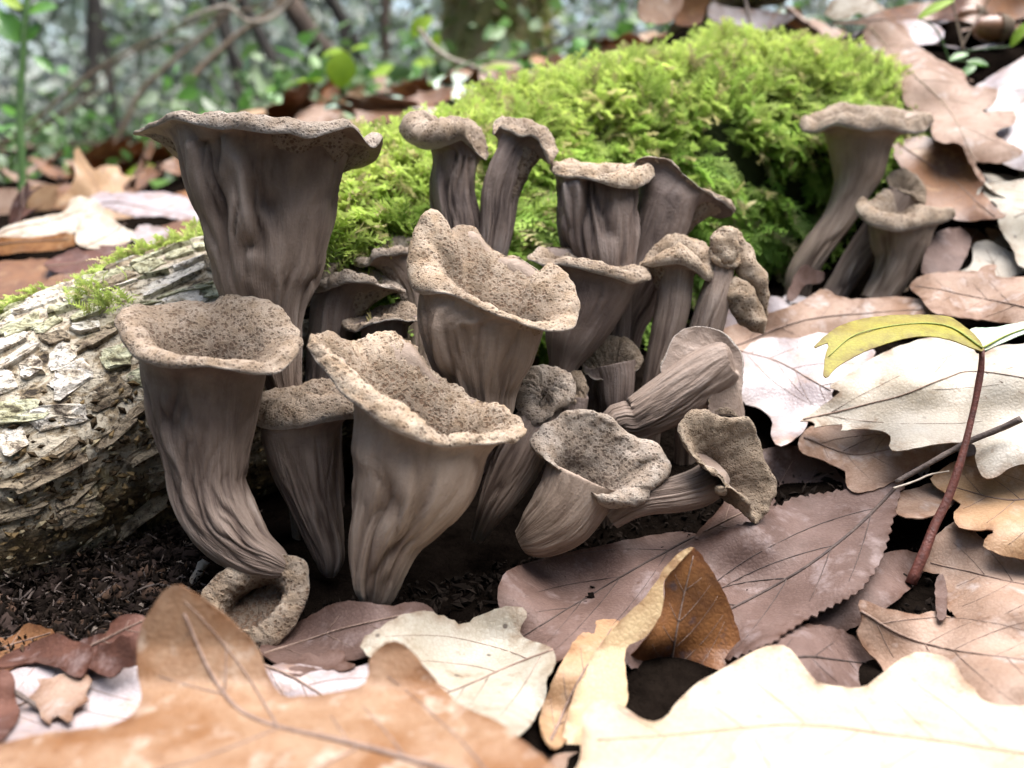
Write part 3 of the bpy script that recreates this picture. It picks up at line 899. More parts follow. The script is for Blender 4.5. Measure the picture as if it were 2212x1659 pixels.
# pair on the bank
trumpet('slender bank mushroom with wavy notched cap beside the moss, taller of its pair', .314,
        [(1728, 600, 30, 12), (1762, 540, 32), (1810, 475, 34), (1840, 412, 41), (1853, 371, 54), (1857, 318, 66)],
        [(1727, 270, 24), (1740, 288, 28), (1770, 287, 36), (1797, 274, 34), (1825, 278, 32), (1856, 282, 30), (1875, 289, 36), (1914, 283, 34), (1953, 289, 34), (1992, 289, 32), (2012, 268, 20)],
        [(2005, 248, 8), (1973, 246, 8), (1934, 240, 8), (1887, 238, 8), (1850, 238, 8), (1820, 230, 8), (1795, 236, 8), (1765, 248, 8), (1735, 260, 10)], k=0.7, seed=23, ms='stem_warm', mc='cap', ridge=.7, a=.95, throat=.88)
trumpet('squat bank mushroom with level lip and pointed hind rim, shorter of its pair', .300,
        [(1890, 655, 34, 4), (1922, 605, 40), (1938, 566, 47), (1943, 530, 60), (1946, 502, 66)],
        [(1848, 448, 24), (1860, 473, 34), (1895, 491, 42), (1934, 500, 46), (1981, 495, 44), (2028, 485, 38), (2063, 468, 22)],
        [(2050, 455, 8), (2012, 452, 8), (1973, 447, 8), (1938, 438, 8), (1915, 415, 8), (1895, 425, 8), (1875, 440, 10)], k=0.7, seed=24, ms='stem_warm', mc='cap', ridge=.6)
trumpet('thin dark mushroom half hidden behind the squat one on the bank', .312,
        [(1800, 640, 26), (1850, 560, 30), (1900, 490, 34), (1945, 425, 34)],
        [(1915, 395, 6), (1940, 412, 6), (1975, 430, 8), (1995, 440, 6)],
        [(1990, 405, 6), (1965, 375, 6), (1930, 370, 6)], k=0.6, seed=25, ms='stem', mc='cap_plain')

# ------------------------------------------------------------------ leaves
def inside(poly, q):
    x, y = q[:, 0], q[:, 1]
    r = np.zeros(len(q), bool)
    xj, yj = poly[-1]
    for xi, yi in poly:
        c = ((yi > y) != (yj > y)) & (x < (xj - xi) * (y - yi) / (yj - yi + 1e-12) + xi)
        r ^= c
        xj, yj = xi, yi
    return r


def fill(poly, sp, rs):
    """triangulate a closed outline with an even scatter of inner points"""
    lo_, hi_ = poly.min(0), poly.max(0)
    xs = np.arange(lo_[0], hi_[0], sp)
    ys = np.arange(lo_[1], hi_[1], sp * 0.87)
    gx_, gy_ = np.meshgrid(xs, ys)
    gx_ = gx_ + (np.arange(len(ys)) % 2)[:, None] * sp * 0.5
    q = np.stack([gx_, gy_], -1).reshape(-1, 2) + rs.uniform(-.2, .2, (gx_.size, 2)) * sp
    q = q[inside(poly, q)]
    if len(q):
        dm = np.sqrt(((q[:, None] - poly[None]) ** 2).sum(-1)).min(1)
        q = q[dm > sp * 0.5]
    n = len(poly)
    pts = [Vector(p) for p in np.vstack([poly, q])]
    r = delaunay_2d_cdt(pts, [(i, (i + 1) % n) for i in range(n)], [], 1, 1e-6)
    return np.array([tuple(p) for p in r[0]]), [list(f) for f in r[2]]


def side_veins(mid, poly, ang, gap, rs, start=0.12, reach=1.0):
    out = []
    L = np.concatenate([[0], np.cumsum(np.linalg.norm(np.diff(mid, axis=0), axis=1))])
    s = L[-1] * start
    while s < L[-1] * 0.92:
        for sg in (-1, 1):
            s2 = s + rs.uniform(-.2, .2) * gap
            p = np.array([np.interp(s2, L, mid[:, 0]), np.interp(s2, L, mid[:, 1])])
            i = min(np.searchsorted(L, s2), len(L) - 1)
            t = unit(mid[i] - mid[max(i - 1, 0)])
            a = sg * (ang + rs.uniform(-.1, .1))
            dirv = np.array([t[0] * math.cos(a) - t[1] * math.sin(a), t[0] * math.sin(a) + t[1] * math.cos(a)])
            path = [p]
            step = gap * 0.25
            for _ in range(60):
                b = sg * -0.035
                dirv = np.array([dirv[0] * math.cos(b) - dirv[1] * math.sin(b), dirv[0] * math.sin(b) + dirv[1] * math.cos(b)])
                p = p + dirv * step
                if not inside(poly, p[None])[0]:
                    break
                path.append(p)
            path = path[:max(2, int(len(path) * 0.94 * reach))]
            if len(path) > 2:
                out.append(np.array(path))
        s += gap
    return out


def join(parts):
    V, F, o = [], [], 0
    for v, f in parts:
        V.append(v)
        F += [[i + o for i in q] for q in f]
        o += len(v)
    return np.vstack(V), F


LEAFN = 0


def leaf(label, mat, outline, mid=None, yd=None, lift=0.0, dd=None, name='oak_leaf', cat='leaf', group=None, sp=15, wav=0.0012, serr=0, veins=True, vm='vein', vr=0.00034, vgap=95, sharp=False, parent=None, part='blade', ang=0.75, jag=1.6, sheet=None):
    """outline in layout pixels; its depth comes from the ground surface, a table of heights or a plane"""
    global LEAFN
    LEAFN += 1
    rs = np.random.default_rng(LEAFN)
    o2 = np.array([q[:2] for q in outline], float)
    per = np.linalg.norm(np.roll(o2, -1, 0) - o2, axis=1).sum()
    n = int(min(170, max(26, per / (sp * 0.8))))
    poly = cr(o2, n, True)
    nb = poly - np.roll(poly, 1, 0)
    no = unit(np.stack([nb[:, 1], -nb[:, 0]], 1))
    poly = poly + no * ((rs.random(n) - 0.5) * 2 * jag)[:, None]
    if serr:
        poly = poly + no * (np.where(np.arange(n) % 2 == 0, serr, -serr * .3) * rs.uniform(.6, 1.2, n))[:, None]
    ctl = np.array(dd, float) if dd is not None else None

    def depth(q):
        if sheet is not None:      # plane: (px, py, d, normal)
            p0 = P(sheet[0], sheet[1], sheet[2])
            nn = unit(np.array(sheet[3], float))
            ray = P(q[:, 0], q[:, 1], np.ones(len(q))) - CAM
            d = ((p0 - CAM) @ nn) / (ray @ nn)
        elif yd is not None:
            ys, ds = zip(*sorted(yd))
            d = np.interp(q[:, 1], ys, ds)
        else:
            d = D(q[:, 0], q[:, 1])
        d = d * (1 - lift / 1000.0)
        if ctl is not None:
            d2 = ((q[:, None] - ctl[None, :, :2]) ** 2).sum(-1) + 25.0
            w = 1 / d2 ** 1.3
            d = d + (w * ctl[:, 2]).sum(1) / w.sum(1) * d / FPX
        return d

    sd = LEAFN * 3.7

    def surf(q, off=0.0):
        p = P(q[:, 0], q[:, 1], depth(q))
        w = (fbm(p * 38 + sd, 2) - 0.5) * 2 * wav + (fbm(p * 150 + sd, 2) - 0.5) * 0.0006
        return p + (UPV * 0.75 - FWD * 0.65) * (w + off)[:, None]

    V2, F = fill(poly, sp, rs)
    V = surf(V2)
    org = V.mean(0)
    top = parent if parent is not None else empty(name, org, label, cat, group)
    org = np.array(top.location)
    v, f = shell(V, F, -0.0003)
    dm = np.sqrt(((V2[:, None] - poly[None]) ** 2).sum(-1)).min(1)
    ed = np.clip(1 - dm / 24, 0, 1)
    b = mesh_obj(part, v, f, M[mat], top, org, attrs={'edge': np.concatenate([ed, ed, np.ones(len(v) - 2 * len(V))])})
    if mid is not None and veins:
        ml = cr(np.array(mid, float), 40)
        parts = []
        ml3 = surf(ml, np.full(40, 0.00010))
        parts.append(tube(ml3, np.linspace(vr, vr * 0.4, 40), 6))
        for sv in side_veins(ml, poly, ang, vgap, rs):
            m_ = len(sv)
            parts.append(tube(surf(sv, np.full(m_, 0.00005)), np.linspace(vr * 0.32, vr * 0.12, m_), 5))
        v, f = join(parts)
        mesh_obj('midrib', v, f, M[vm], b, org)
    return top


# --- foremost leaves
leaf('blurred orange-brown lobed oak leaf with two upright lobes below the small round cup', 'amber',
     [(-80, 1650), (60, 1592), (180, 1577), (262, 1562), (306, 1520), (300, 1450), (300, 1380), (330, 1312), (375, 1266), (430, 1290), (500, 1345), (555, 1398), (572, 1440), (605, 1500), (660, 1502), (740, 1492), (788, 1472), (798, 1420), (820, 1396), (845, 1382), (880, 1397), (920, 1442), (950, 1480), (1010, 1530), (1080, 1562), (1130, 1602), (1180, 1642), (1215, 1700), (1100, 1800), (-80, 1800)],
     mid=[(1150, 1720), (800, 1620), (560, 1560), (470, 1480), (400, 1330)], yd=[(1266, .1385), (1400, .138), (1480, .1355), (1530, .130), (1600, .120), (1700, .111), (1800, .105)], wav=.002, vgap=150, vr=.0006, vm='vein')
leaf('broad cream oak leaf with wavy lobes in front of the folded brown leaf', 'creamy',
     [(1252, 1640), (1256, 1600), (1260, 1547), (1284, 1517), (1315, 1512), (1351, 1529), (1382, 1553), (1418, 1562), (1443, 1547), (1461, 1517), (1504, 1480), (1565, 1444), (1626, 1407), (1662, 1396), (1693, 1395), (1717, 1413), (1741, 1450), (1766, 1477), (1815, 1486), (1863, 1486), (1900, 1459), (1936, 1431), (1985, 1410), (2052, 1425), (2089, 1474), (2150, 1500), (2330, 1520), (2330, 1850), (1220, 1850)],
     mid=[(2300, 1640), (2000, 1600), (1700, 1570), (1450, 1590), (1290, 1600)], yd=[(1390, .163), (1500, .150), (1580, .138), (1660, .128), (1850, .112)], vm='vein_pale', wav=.0015, vgap=150)
leaf('small pale oval leaf tip lying over the broad cream oak leaf', 'cream',
     [(1577, 1680), (1580, 1625), (1600, 1590), (1625, 1575), (1655, 1577), (1705, 1597), (1766, 1627), (1815, 1670), (1800, 1760), (1600, 1760)], yd=[(1570, .121), (1680, .114), (1760, .108)], mid=[(1640, 1760), (1660, 1660), (1630, 1590)], vm='vein_pale', name='dead_leaf', wav=.0005)
f = leaf('folded brown leaf standing upright like a tent beside the serrated leaf', 'rust',
         [(1498, 1183), (1528, 1215), (1552, 1255), (1575, 1300), (1590, 1350), (1607, 1405), (1604, 1440), (1560, 1480), (1480, 1540), (1420, 1575), (1370, 1540), (1352, 1440), (1400, 1372), (1432, 1310), (1440, 1240), (1470, 1200)],
         yd=[(1180, .176), (1400, .172), (1600, .158)], dd=[(1498, 1183, 0), (1600, 1420, 40), (1400, 1372, 0), (1420, 1575, 60), (1430, 1460, 110)], mid=[(1440, 1560), (1450, 1440), (1470, 1320), (1498, 1200)], name='dead_leaf', vgap=60, wav=.0008)
leaf('', 'golden', [(1500, 1183), (1474, 1190), (1440, 1222), (1400, 1280), (1345, 1335), (1318, 1365), (1290, 1400), (1262, 1440), (1230, 1530), (1214, 1618), (1245, 1625), (1270, 1600), (1300, 1560), (1352, 1525), (1354, 1470), (1352, 1402), (1400, 1372), (1432, 1312), (1438, 1250)],
     yd=[(1180, .1755), (1400, .168), (1620, .149)], mid=[(1245, 1610), (1300, 1480), (1370, 1340), (1480, 1200)], parent=f, part='folded_lobe', veins=False, wav=.0006)
leaf('dark chestnut leaf lying inside the hollow of the tent-like leaf', 'brown', [(1330, 1500), (1360, 1440), (1420, 1430), (1500, 1460), (1560, 1490), (1500, 1560), (1420, 1600), (1350, 1590)], lift=-10, name='dead_leaf', mid=[(1340, 1560), (1540, 1480)], vgap=60)
leaf('large mauve-brown leaf with saw-toothed edge and long dark midrib', 'mauve',
     [(1950, 1034), (1938, 1085), (1914, 1175), (1890, 1230), (1851, 1275), (1780, 1315), (1722, 1345), (1650, 1392), (1560, 1425), (1450, 1445), (1360, 1440), (1320, 1400), (1400, 1330), (1430, 1260), (1470, 1190), (1540, 1160), (1620, 1128), (1680, 1098), (1720, 1074), (1800, 1062), (1885, 1048)],
     mid=[(1950, 1036), (1900, 1090), (1850, 1140), (1750, 1220), (1650, 1280), (1580, 1315), (1400, 1400)], serr=5, sp=12, lift=30, dd=[(1720, 1070, -25), (1950, 1034, -20), (1400, 1400, 10), (1560, 1425, 0)], name='toothed_leaf', vgap=120, vr=.0005, ang=.55, vm='vein_dark')
leaf('mauve leaf with parallel dark veins under the ragged cup mushroom', 'mauve',
     [(1490, 1150), (1505, 1195), (1440, 1285), (1330, 1362), (1220, 1420), (1150, 1415), (1085, 1330), (1080, 1255), (1140, 1215), (1330, 1172)], mid=[(1500, 1160), (1380, 1225), (1250, 1300), (1120, 1380)], lift=8, name='toothed_leaf', vgap=120, ang=.5, vm='vein_dark')
leaf('brown leaf with fine veins pointing out from under the saw-toothed leaf', 'mauve',
     [(1560, 1400), (1640, 1375), (1730, 1348), (1790, 1352), (1840, 1372), (1880, 1405), (1902, 1432), (1862, 1487), (1770, 1500), (1640, 1510), (1540, 1470)], mid=[(1560, 1460), (1720, 1420), (1895, 1432)], lift=12, serr=3, name='toothed_leaf', vgap=80, vm='vein_dark')
leaf('pale grey-white crumpled leaf with torn edge below the pale stout mushroom', 'pale',
     [(780, 1398), (830, 1352), (900, 1325), (960, 1335), (1000, 1352), (1045, 1328), (1108, 1311), (1140, 1330), (1124, 1368), (1150, 1390), (1190, 1398), (1200, 1430), (1182, 1470), (1172, 1520), (1132, 1582), (1080, 1580), (1000, 1570), (930, 1560), (850, 1470)], mid=[(1195, 1405), (1080, 1450), (960, 1500), (860, 1520)], lift=22, vgap=90, jag=3)
leaf('pale mauve leaf with thin dark vein just beyond the two upright lobes', 'lilac',
     [(560, 1462), (600, 1438), (660, 1440), (740, 1450), (800, 1432), (860, 1420), (880, 1480), (840, 1560), (600, 1560)], mid=[(570, 1440), (640, 1470), (720, 1520)], lift=10, vgap=80)
leaf('small brownish lobed leaf in the shade below the small round cup', 'mauve',
     [(590, 1446), (612, 1425), (640, 1428), (655, 1410), (690, 1418), (712, 1402), (748, 1410), (742, 1428), (772, 1438), (735, 1450), (690, 1446), (650, 1460)], lift=14, wav=.001, name='dead_leaf', jag=3)
leaf('dull brown leaf lying flat in the shadow beneath the clump', 'mauve',
     [(560, 1400), (650, 1340), (740, 1300), (840, 1310), (900, 1300), (940, 1330), (880, 1380), (780, 1420), (640, 1440)], mid=[(570, 1410), (740, 1360), (920, 1320)], lift=-4, name='dead_leaf')
leaf('pale leaf with blotches lying beside the rotten wood', 'lilac',
     [(-60, 1440), (10, 1415), (60, 1392), (110, 1374), (145, 1384), (160, 1420), (215, 1438), (300, 1430), (330, 1480), (320, 1560), (180, 1600), (-60, 1620)], mid=[(-40, 1560), (120, 1490), (260, 1450)], lift=8, vgap=100)
leaf('small reddish curled leaf beside the rotten wood', 'red',
     [(185, 1430), (205, 1412), (210, 1390), (238, 1388), (255, 1370), (278, 1376), (298, 1362), (314, 1392), (300, 1410), (296, 1434), (262, 1440), (240, 1460), (205, 1450)], jag=3, lift=45, dd=[(190, 1428, 20), (295, 1364, -30), (240, 1458, 15)], name='dead_leaf')
leaf('russet crumpled leaf edge lying on the blotched pale leaf', 'red',
     [(-30, 1440), (20, 1408), (70, 1388), (120, 1370), (150, 1382), (192, 1392), (196, 1420), (170, 1462), (120, 1440), (60, 1430), (10, 1440)], lift=30, dd=[(120, 1370, -25), (60, 1430, 15)], name='dead_leaf')
leaf('brown torn leaf scrap with dark spot by the thin dark twig', 'pink',
     [(62, 1505), (85, 1482), (80, 1465), (118, 1462), (150, 1440), (168, 1455), (198, 1462), (185, 1490), (192, 1512), (160, 1528), (150, 1556), (118, 1545), (100, 1562), (82, 1530)], lift=26, name='dead_leaf', jag=3.5, wav=.0018)
leaf('russet leaf corner at the end of the thin dark twig', 'red',
     [(-60, 1520), (0, 1450), (30, 1460), (28, 1500), (40, 1540), (0, 1600), (-60, 1620)], lift=40, name='dead_leaf')
leaf('purplish leaf edge showing under the broad cream oak leaf', 'pink',
     [(1190, 1640), (1260, 1625), (1340, 1640), (1420, 1660), (1400, 1760), (1150, 1760)], lift=20, name='dead_leaf')
leaf('tan spotted leaf between the grey-white leaf and the tent-like one', 'tan',
     [(1165, 1560), (1190, 1480), (1230, 1400), (1270, 1350), (1330, 1342), (1350, 1380), (1290, 1480), (1250, 1560), (1200, 1620)], lift=6, mid=[(1190, 1600), (1250, 1470), (1320, 1360)], vgap=70)
# --- leaves of the bank, from the clump outwards
leaf('brilliant cream oak leaf with toothed lobes under the green seedling', 'cream',
     [(1887, 772), (1934, 750), (1993, 732), (2032, 727), (2090, 738), (2114, 766), (2149, 750), (2188, 744), (2300, 752), (2320, 960), (2188, 1007), (2160, 1026), (2133, 1034), (2118, 1022), (2108, 987), (2110, 962), (2090, 953), (2032, 957), (1973, 968), (1934, 974), (1921, 964), (1926, 941), (1895, 928), (1852, 926), (1815, 929), (1823, 916), (1789, 918), (1756, 925), (1760, 913), (1727, 909), (1758, 890), (1797, 862), (1815, 845), (1790, 835), (1836, 808)],
     mid=[(1735, 908), (1850, 880), (1950, 852), (2040, 818), (2110, 803), (2290, 830)], lift=85, vm='vein', vgap=170, vr=.00026, wav=.0008, ang=.45, jag=.8)
leaf('pale lilac oak leaf with strong midrib and curled lobe beside the fallen-over mushroom', 'lilac',
     [(1598, 768), (1630, 737), (1670, 728), (1720, 730), (1770, 719), (1830, 730), (1890, 760), (1850, 810), (1800, 842), (1800, 872), (1752, 900), (1735, 932), (1705, 957), (1682, 962), (1667, 942), (1668, 905), (1640, 882), (1606, 870), (1596, 820)],
     mid=[(1590, 756), (1680, 780), (1740, 812), (1795, 842)], lift=40, dd=[(1682, 962, -35), (1700, 850, 0), (1800, 760, 0)], vgap=55, wav=.001)
leaf('pinkish-brown leaf spread below the squat bank mushroom', 'pink',
     [(1560, 715), (1620, 690), (1690, 668), (1738, 648), (1781, 625), (1809, 643), (1856, 648), (1934, 642), (1981, 648), (2012, 675), (1990, 692), (1880, 694), (1790, 718), (1740, 738), (1660, 745), (1610, 772), (1570, 760)], mid=[(1580, 750), (1750, 690), (1990, 672)], lift=22, vgap=70)
leaf('dusky pink oak leaf at the edge of the bank above the green seedling', 'pink',
     [(1963, 622), (1989, 598), (2051, 590), (2110, 585), (2125, 574), (2153, 569), (2160, 597), (2290, 600), (2310, 705), (2130, 690), (2051, 684), (2012, 674), (1988, 645)], mid=[(2300, 690), (2150, 650), (1975, 620)], lift=45, vgap=70)
leaf('lilac leaf flap between the two pink leaves and the moss', 'lilac',
     [(1560, 690), (1600, 655), (1650, 640), (1700, 650), (1720, 690), (1690, 760), (1620, 790), (1570, 770)], lift=-2)
leaf('brown oak leaf shaded underneath the brilliant cream one', 'pink',
     [(1723, 962), (1740, 986), (1770, 996), (1797, 1008), (1825, 1022), (1825, 1050), (1848, 1066), (1887, 1060), (1934, 1040), (1975, 1012), (2070, 970), (2080, 930), (1950, 910), (1850, 910), (1750, 925)], mid=[(1735, 950), (1850, 985), (2000, 950)], lift=42, vgap=60)
leaf('golden tan oak leaf with rounded lobes behind the red seedling stem', 'tan',
     [(2010, 1035), (2060, 1000), (2110, 985), (2212, 985), (2320, 1000), (2320, 1200), (2212, 1206), (2165, 1197), (2127, 1180), (2130, 1160), (2150, 1146), (2110, 1146), (2072, 1141), (2058, 1112), (2075, 1090), (2040, 1065)], mid=[(2310, 1060), (2180, 1080), (2050, 1050)], lift=48, vgap=80)
leaf('brown-pink oak leaf below the golden tan one', 'pink',
     [(1992, 1232), (2000, 1190), (2030, 1150), (2080, 1125), (2150, 1180), (2320, 1190), (2320, 1380), (2100, 1360), (2062, 1330), (2040, 1300), (2036, 1245)], mid=[(2310, 1280), (2150, 1250), (2010, 1215)], lift=22, vgap=80)
leaf('pinkish tan oak leaf with pointed corner beside the broad cream one', 'pink',
     [(1857, 1294), (1912, 1310), (1949, 1317), (1985, 1326), (2022, 1320), (2083, 1335), (2320, 1330), (2320, 1560), (2089, 1500), (2040, 1460), (1980, 1440), (1920, 1460), (1894, 1431), (1852, 1378), (1863, 1340)], mid=[(1860, 1320), (2000, 1390), (2310, 1440)], lift=30, vgap=90)
leaf('glossy mauve leaf under the sideways cup mushroom', 'mauve',
     [(1600, 1010), (1650, 970), (1720, 965), (1800, 1010), (1835, 1060), (1800, 1085), (1720, 1112), (1650, 1150), (1560, 1165), (1500, 1160), (1560, 1090)], mid=[(1520, 1150), (1660, 1080), (1800, 1020)], lift=14, vgap=70)
leaf('small tan leaf lobe between the toothed leaf tip and the seedling stem', 'pink',
     [(1926, 1098), (1942, 1066), (2012, 1043), (2051, 1020), (2072, 1046), (2060, 1086), (2012, 1116), (1957, 1119)], lift=30, name='dead_leaf')
leaf('dark brown leaf in the shade under the saw-toothed edge', 'mauve',
     [(1750, 1330), (1850, 1260), (1900, 1200), (1960, 1190), (2000, 1210), (1980, 1260), (1900, 1320), (1800, 1370)], lift=-6, name='dead_leaf')
leaf('curled brown strip of leaf against the brown-pink one', 'mauve', [(2024, 1246), (2036, 1240), (2044, 1260), (2046, 1320), (2038, 1340), (2024, 1330), (2020, 1280)], lift=40, name='dead_leaf', wav=.0002)
leaf('long pinkish oak leaf with deep lobes draped beside the moss', 'pink',
     [(1864, 82), (1875, 53), (1914, 47), (1950, 56), (1981, 98), (2032, 129), (2082, 156), (2094, 184), (2153, 191), (2145, 227), (2118, 242), (2188, 238), (2192, 266), (2149, 289), (2207, 324), (2196, 344), (2149, 355), (2105, 350), (2121, 375), (2129, 398), (2116, 390), (2096, 352), (2075, 311), (2032, 307), (2012, 290), (2008, 250), (1957, 232), (1946, 193), (1903, 186), (1891, 137), (1871, 102)],
     mid=[(1880, 60), (1960, 150), (2050, 240), (2110, 350)], lift=45, vgap=60, vm='vein_pale')
leaf('whitish leaf on top of the bank behind the long pinkish one', 'lilac',
     [(1880, 62), (1920, 45), (2000, 48), (2040, 68), (2032, 88), (1992, 97), (1940, 92)], lift=18, mid=[(1885, 60), (2035, 75)], vgap=50)
leaf('smooth grey-lilac leaf behind the deep-lobed pinkish one', 'lilac',
     [(2100, 200), (2129, 172), (2168, 146), (2240, 108), (2320, 110), (2320, 380), (2212, 370), (2150, 340), (2140, 260)], mid=[(2310, 130), (2120, 300)], lift=15, vgap=80)
leaf('shiny rust-brown curled leaf behind the pair on the bank', 'brown',
     [(1928, 314), (1973, 296), (2012, 297), (2067, 309), (2092, 332), (2104, 363), (2127, 402), (2122, 416), (2140, 432), (2162, 453), (2174, 469), (2137, 471), (2102, 476), (2063, 470), (2012, 452), (1985, 441), (1965, 391), (1936, 344)], mid=[(1940, 310), (2030, 370), (2150, 465)], lift=25, dd=[(2174, 469, -30), (2067, 309, 10), (2030, 390, 25)], vgap=55)
leaf('grey-tan leaf lobe below the shiny rust-brown one', 'mauve', [(2010, 520), (2030, 500), (2071, 490), (2094, 503), (2099, 527), (2083, 560), (2063, 588), (1990, 592)], lift=20)
leaf('greyish drooping leaf over a dark gap at the bank edge', 'pale', [(2110, 420), (2129, 398), (2188, 391), (2320, 391), (2320, 620), (2212, 580), (2188, 540), (2158, 490), (2150, 440)], mid=[(2300, 420), (2190, 470)], lift=26, vgap=70)
leaf('grey curled scrap of leaf at the foot of the moss', 'mauve', [(1700, 642), (1719, 594), (1739, 572), (1762, 582), (1782, 588), (1775, 610), (1740, 616), (1716, 650)], lift=4, name='dead_leaf', wav=.0004)
leaf('wide orange-brown leaf along the top of the bank', 'brown',
     [(1797, 49), (1856, 39), (1914, 20), (2012, 4), (2320, -40), (2320, 90), (2160, 66), (2060, 42), (1950, 52)], lift=8, mid=[(1800, 46), (2300, 20)], vgap=70)
leaf('whitish upturned leaf on the crest of the moss', 'lilac', [(1530, 32), (1543, 2), (1567, 14), (1621, 18), (1680, 30), (1718, 34), (1664, 64), (1582, 66)], lift=70, name='dead_leaf')
leaf('whitish leaf with scalloped edge on the top of the bank', 'cream', [(1780, 30), (1800, 0), (1850, -10), (1900, 10), (1912, 22), (1870, 32), (1855, 28), (1830, 40), (1800, 40)], lift=45, name='dead_leaf')
leaf('upright brown leaf at the crest of the moss', 'brown', [(1458, 52), (1475, 10), (1490, -30), (1540, -30), (1525, 20), (1512, 50)], lift=80, name='dead_leaf', dd=[(1475, -30, -10), (1500, 50, 5)])
leaf('pale brown curled leaf behind the moss crest', 'pink', [(1380, 40), (1392, -20), (1440, -30), (1478, -10), (1460, 40), (1420, 54)], lift=60, name='dead_leaf')
# --- leaves behind the log
BK = 'leaves drifted behind the log'
leaf('white upper side of a curled oak leaf behind the bark', 'cream', [(-60, 520), (0, 502), (70, 478), (140, 458), (150, 436), (172, 428), (205, 436), (228, 460), (200, 470), (170, 480), (165, 500), (110, 516), (50, 521), (0, 516)], sheet=(80, 500, .36, (0.05, -.35, 1)), wav=.003, mid=[(-50, 520), (80, 490), (180, 455)], vgap=50, lift=6)
leaf('orange-brown underside of a leaf below the white curled one', 'orange', [(-60, 555), (-40, 525), (0, 519), (60, 521), (150, 506), (168, 528), (110, 545), (50, 553), (0, 556)], sheet=(60, 535, .350, (0, -.8, .6)), wav=.003, mid=[(-50, 540), (150, 520)], vgap=50)
leaf('white oak leaf with grey vein, second of two behind the bark', 'cream', [(160, 500), (168, 480), (188, 464), (219, 460), (266, 483), (292, 500), (258, 524), (195, 532), (166, 524)], sheet=(220, 500, .352, (0.1, -.45, 1)), wav=.003, mid=[(180, 530), (270, 478)], vgap=40)
leaf('large pinkish-white leaf lying behind the two white ones', 'lilac', [(190, 432), (219, 414), (273, 421), (352, 420), (410, 434), (430, 480), (352, 470), (297, 470), (234, 455)], sheet=(310, 440, .42, (0, -.3, 1)), wav=.003, mid=[(220, 440), (420, 470)], vgap=50)
leaf('dull mauve leaf under the white leaves behind the bark', 'red', [(95, 572), (120, 550), (160, 532), (230, 528), (310, 532), (296, 570), (215, 580), (190, 592), (130, 590)], sheet=(200, 560, .335, (0, -.3, 1)), wav=.003, mid=[(100, 575), (300, 540)], vgap=45)
leaf('wavy orange-brown leaf edge overhanging the bark', 'brown', [(-60, 690), (-50, 645), (0, 643), (55, 640), (98, 630), (106, 606), (140, 594), (215, 577), (270, 579), (328, 551), (318, 575), (280, 602), (205, 650), (100, 672), (0, 684)], sheet=(130, 620, .300, (0.1, -.7, .7)), mid=[(-50, 660), (130, 620), (320, 560)], vgap=50, wav=.004)
leaf('dark chestnut leaf in the gap behind the bark', 'brown', [(-60, 640), (-40, 580), (40, 560), (110, 560), (150, 590), (90, 630), (0, 650)], sheet=(40, 600, .33, (0, -.3, 1)))
leaf('brown leaf beside the tallest stem behind the bark', 'brown', [(330, 510), (350, 490), (400, 475), (425, 480), (430, 520), (380, 530), (340, 530)], sheet=(380, 500, .37, (-.2, -.4, 1)))
leaf('blue-grey shiny leaf scrap behind the bark', 'lilac', [(285, 505), (305, 484), (345, 490), (372, 500), (350, 520), (300, 528)], sheet=(330, 505, .345, (0, -.5, 1)))
leaf('upright tan leaf farther behind the log, by the green stalk', 'tan', [(56, 440), (64, 412), (80, 402), (125, 406), (120, 440), (100, 460), (70, 458)], sheet=(90, 430, .55, (0.1, -.9, .4)), name='dead_leaf')
leaf('pinkish tan leaf farther behind the log, at the foot of the green stalk', 'pink', [(-40, 470), (-30, 416), (0, 406), (40, 412), (48, 450), (20, 476)], sheet=(0, 440, .52, (0, -.8, .5)), name='dead_leaf')
leaf('rust leaf at the edge of the litter beside the tallest stem', 'orange', [(372, 425), (400, 412), (440, 410), (450, 440), (410, 440)], sheet=(410, 425, .5, (0, -.6, .7)), name='dead_leaf')

# --- loose oak leaves of the litter
def oak_variant(seed):
    rs = np.random.default_rng(seed)
    L = rs.uniform(.062, .09)
    W = L * rs.uniform(.27, .36)
    t = np.linspace(0, 1, 60)
    nl = rs.uniform(3.6, 5.2)
    env = np.sin(math.pi * t ** 0.75) ** 0.8
    sides = []
    for sg in (1, -1):
        lob = 1 + 0.30 * np.cos(2 * math.pi * nl * t + rs.uniform(0, 6)) * np.clip(np.sin(math.pi * t) * 1.6, 0, 1)
        sides.append(np.stack([sg * W * env * lob * 0.8 + 0.0012 * sg, t * L - 0.12 * W * np.cos(2 * math.pi * nl * t)], 1))
    poly = np.vstack([sides[0], sides[1][::-1][1:-1]])
    V2, F = fill(poly, .0045, rs)
    c1, c2, c3 = rs.uniform(-9, 12), rs.uniform(-5, 5), rs.uniform(-.25, .25)
    sd = seed * 7.1

    def sh(q, off=0.0):
        x, y = q[:, 0], q[:, 1] - L / 2
        z = c1 * x * x + c2 * y * y + c3 * np.abs(x) + (fbm(np.stack([x * 45 + sd, y * 45, 0 * x], -1), 3) - .5) * .012
        return np.stack([x, y, z + off], -1)
    v, f = shell(sh(V2), F, .0003)
    me = mesh_obj('blade', v, f, None)
    ml = np.stack([np.zeros(30), np.linspace(-.003, L * .95, 30)], 1)
    parts = [tube(sh(ml, .0001), np.linspace(.00035, .00012, 30), 5)]
    for sv in side_veins(ml, poly, .75, L / 7, rs):
        parts.append(tube(sh(sv, .00005), np.linspace(.00012, .00006, len(sv)), 4))
    v, f = join(parts)
    mv = mesh_obj('midrib', v, f, None)
    r = (me.data, mv.data)
    bpy.data.objects.remove(me)
    bpy.data.objects.remove(mv)
    return r


VAR = [oak_variant(300 + i) for i in range(8)]
VMAT = {}


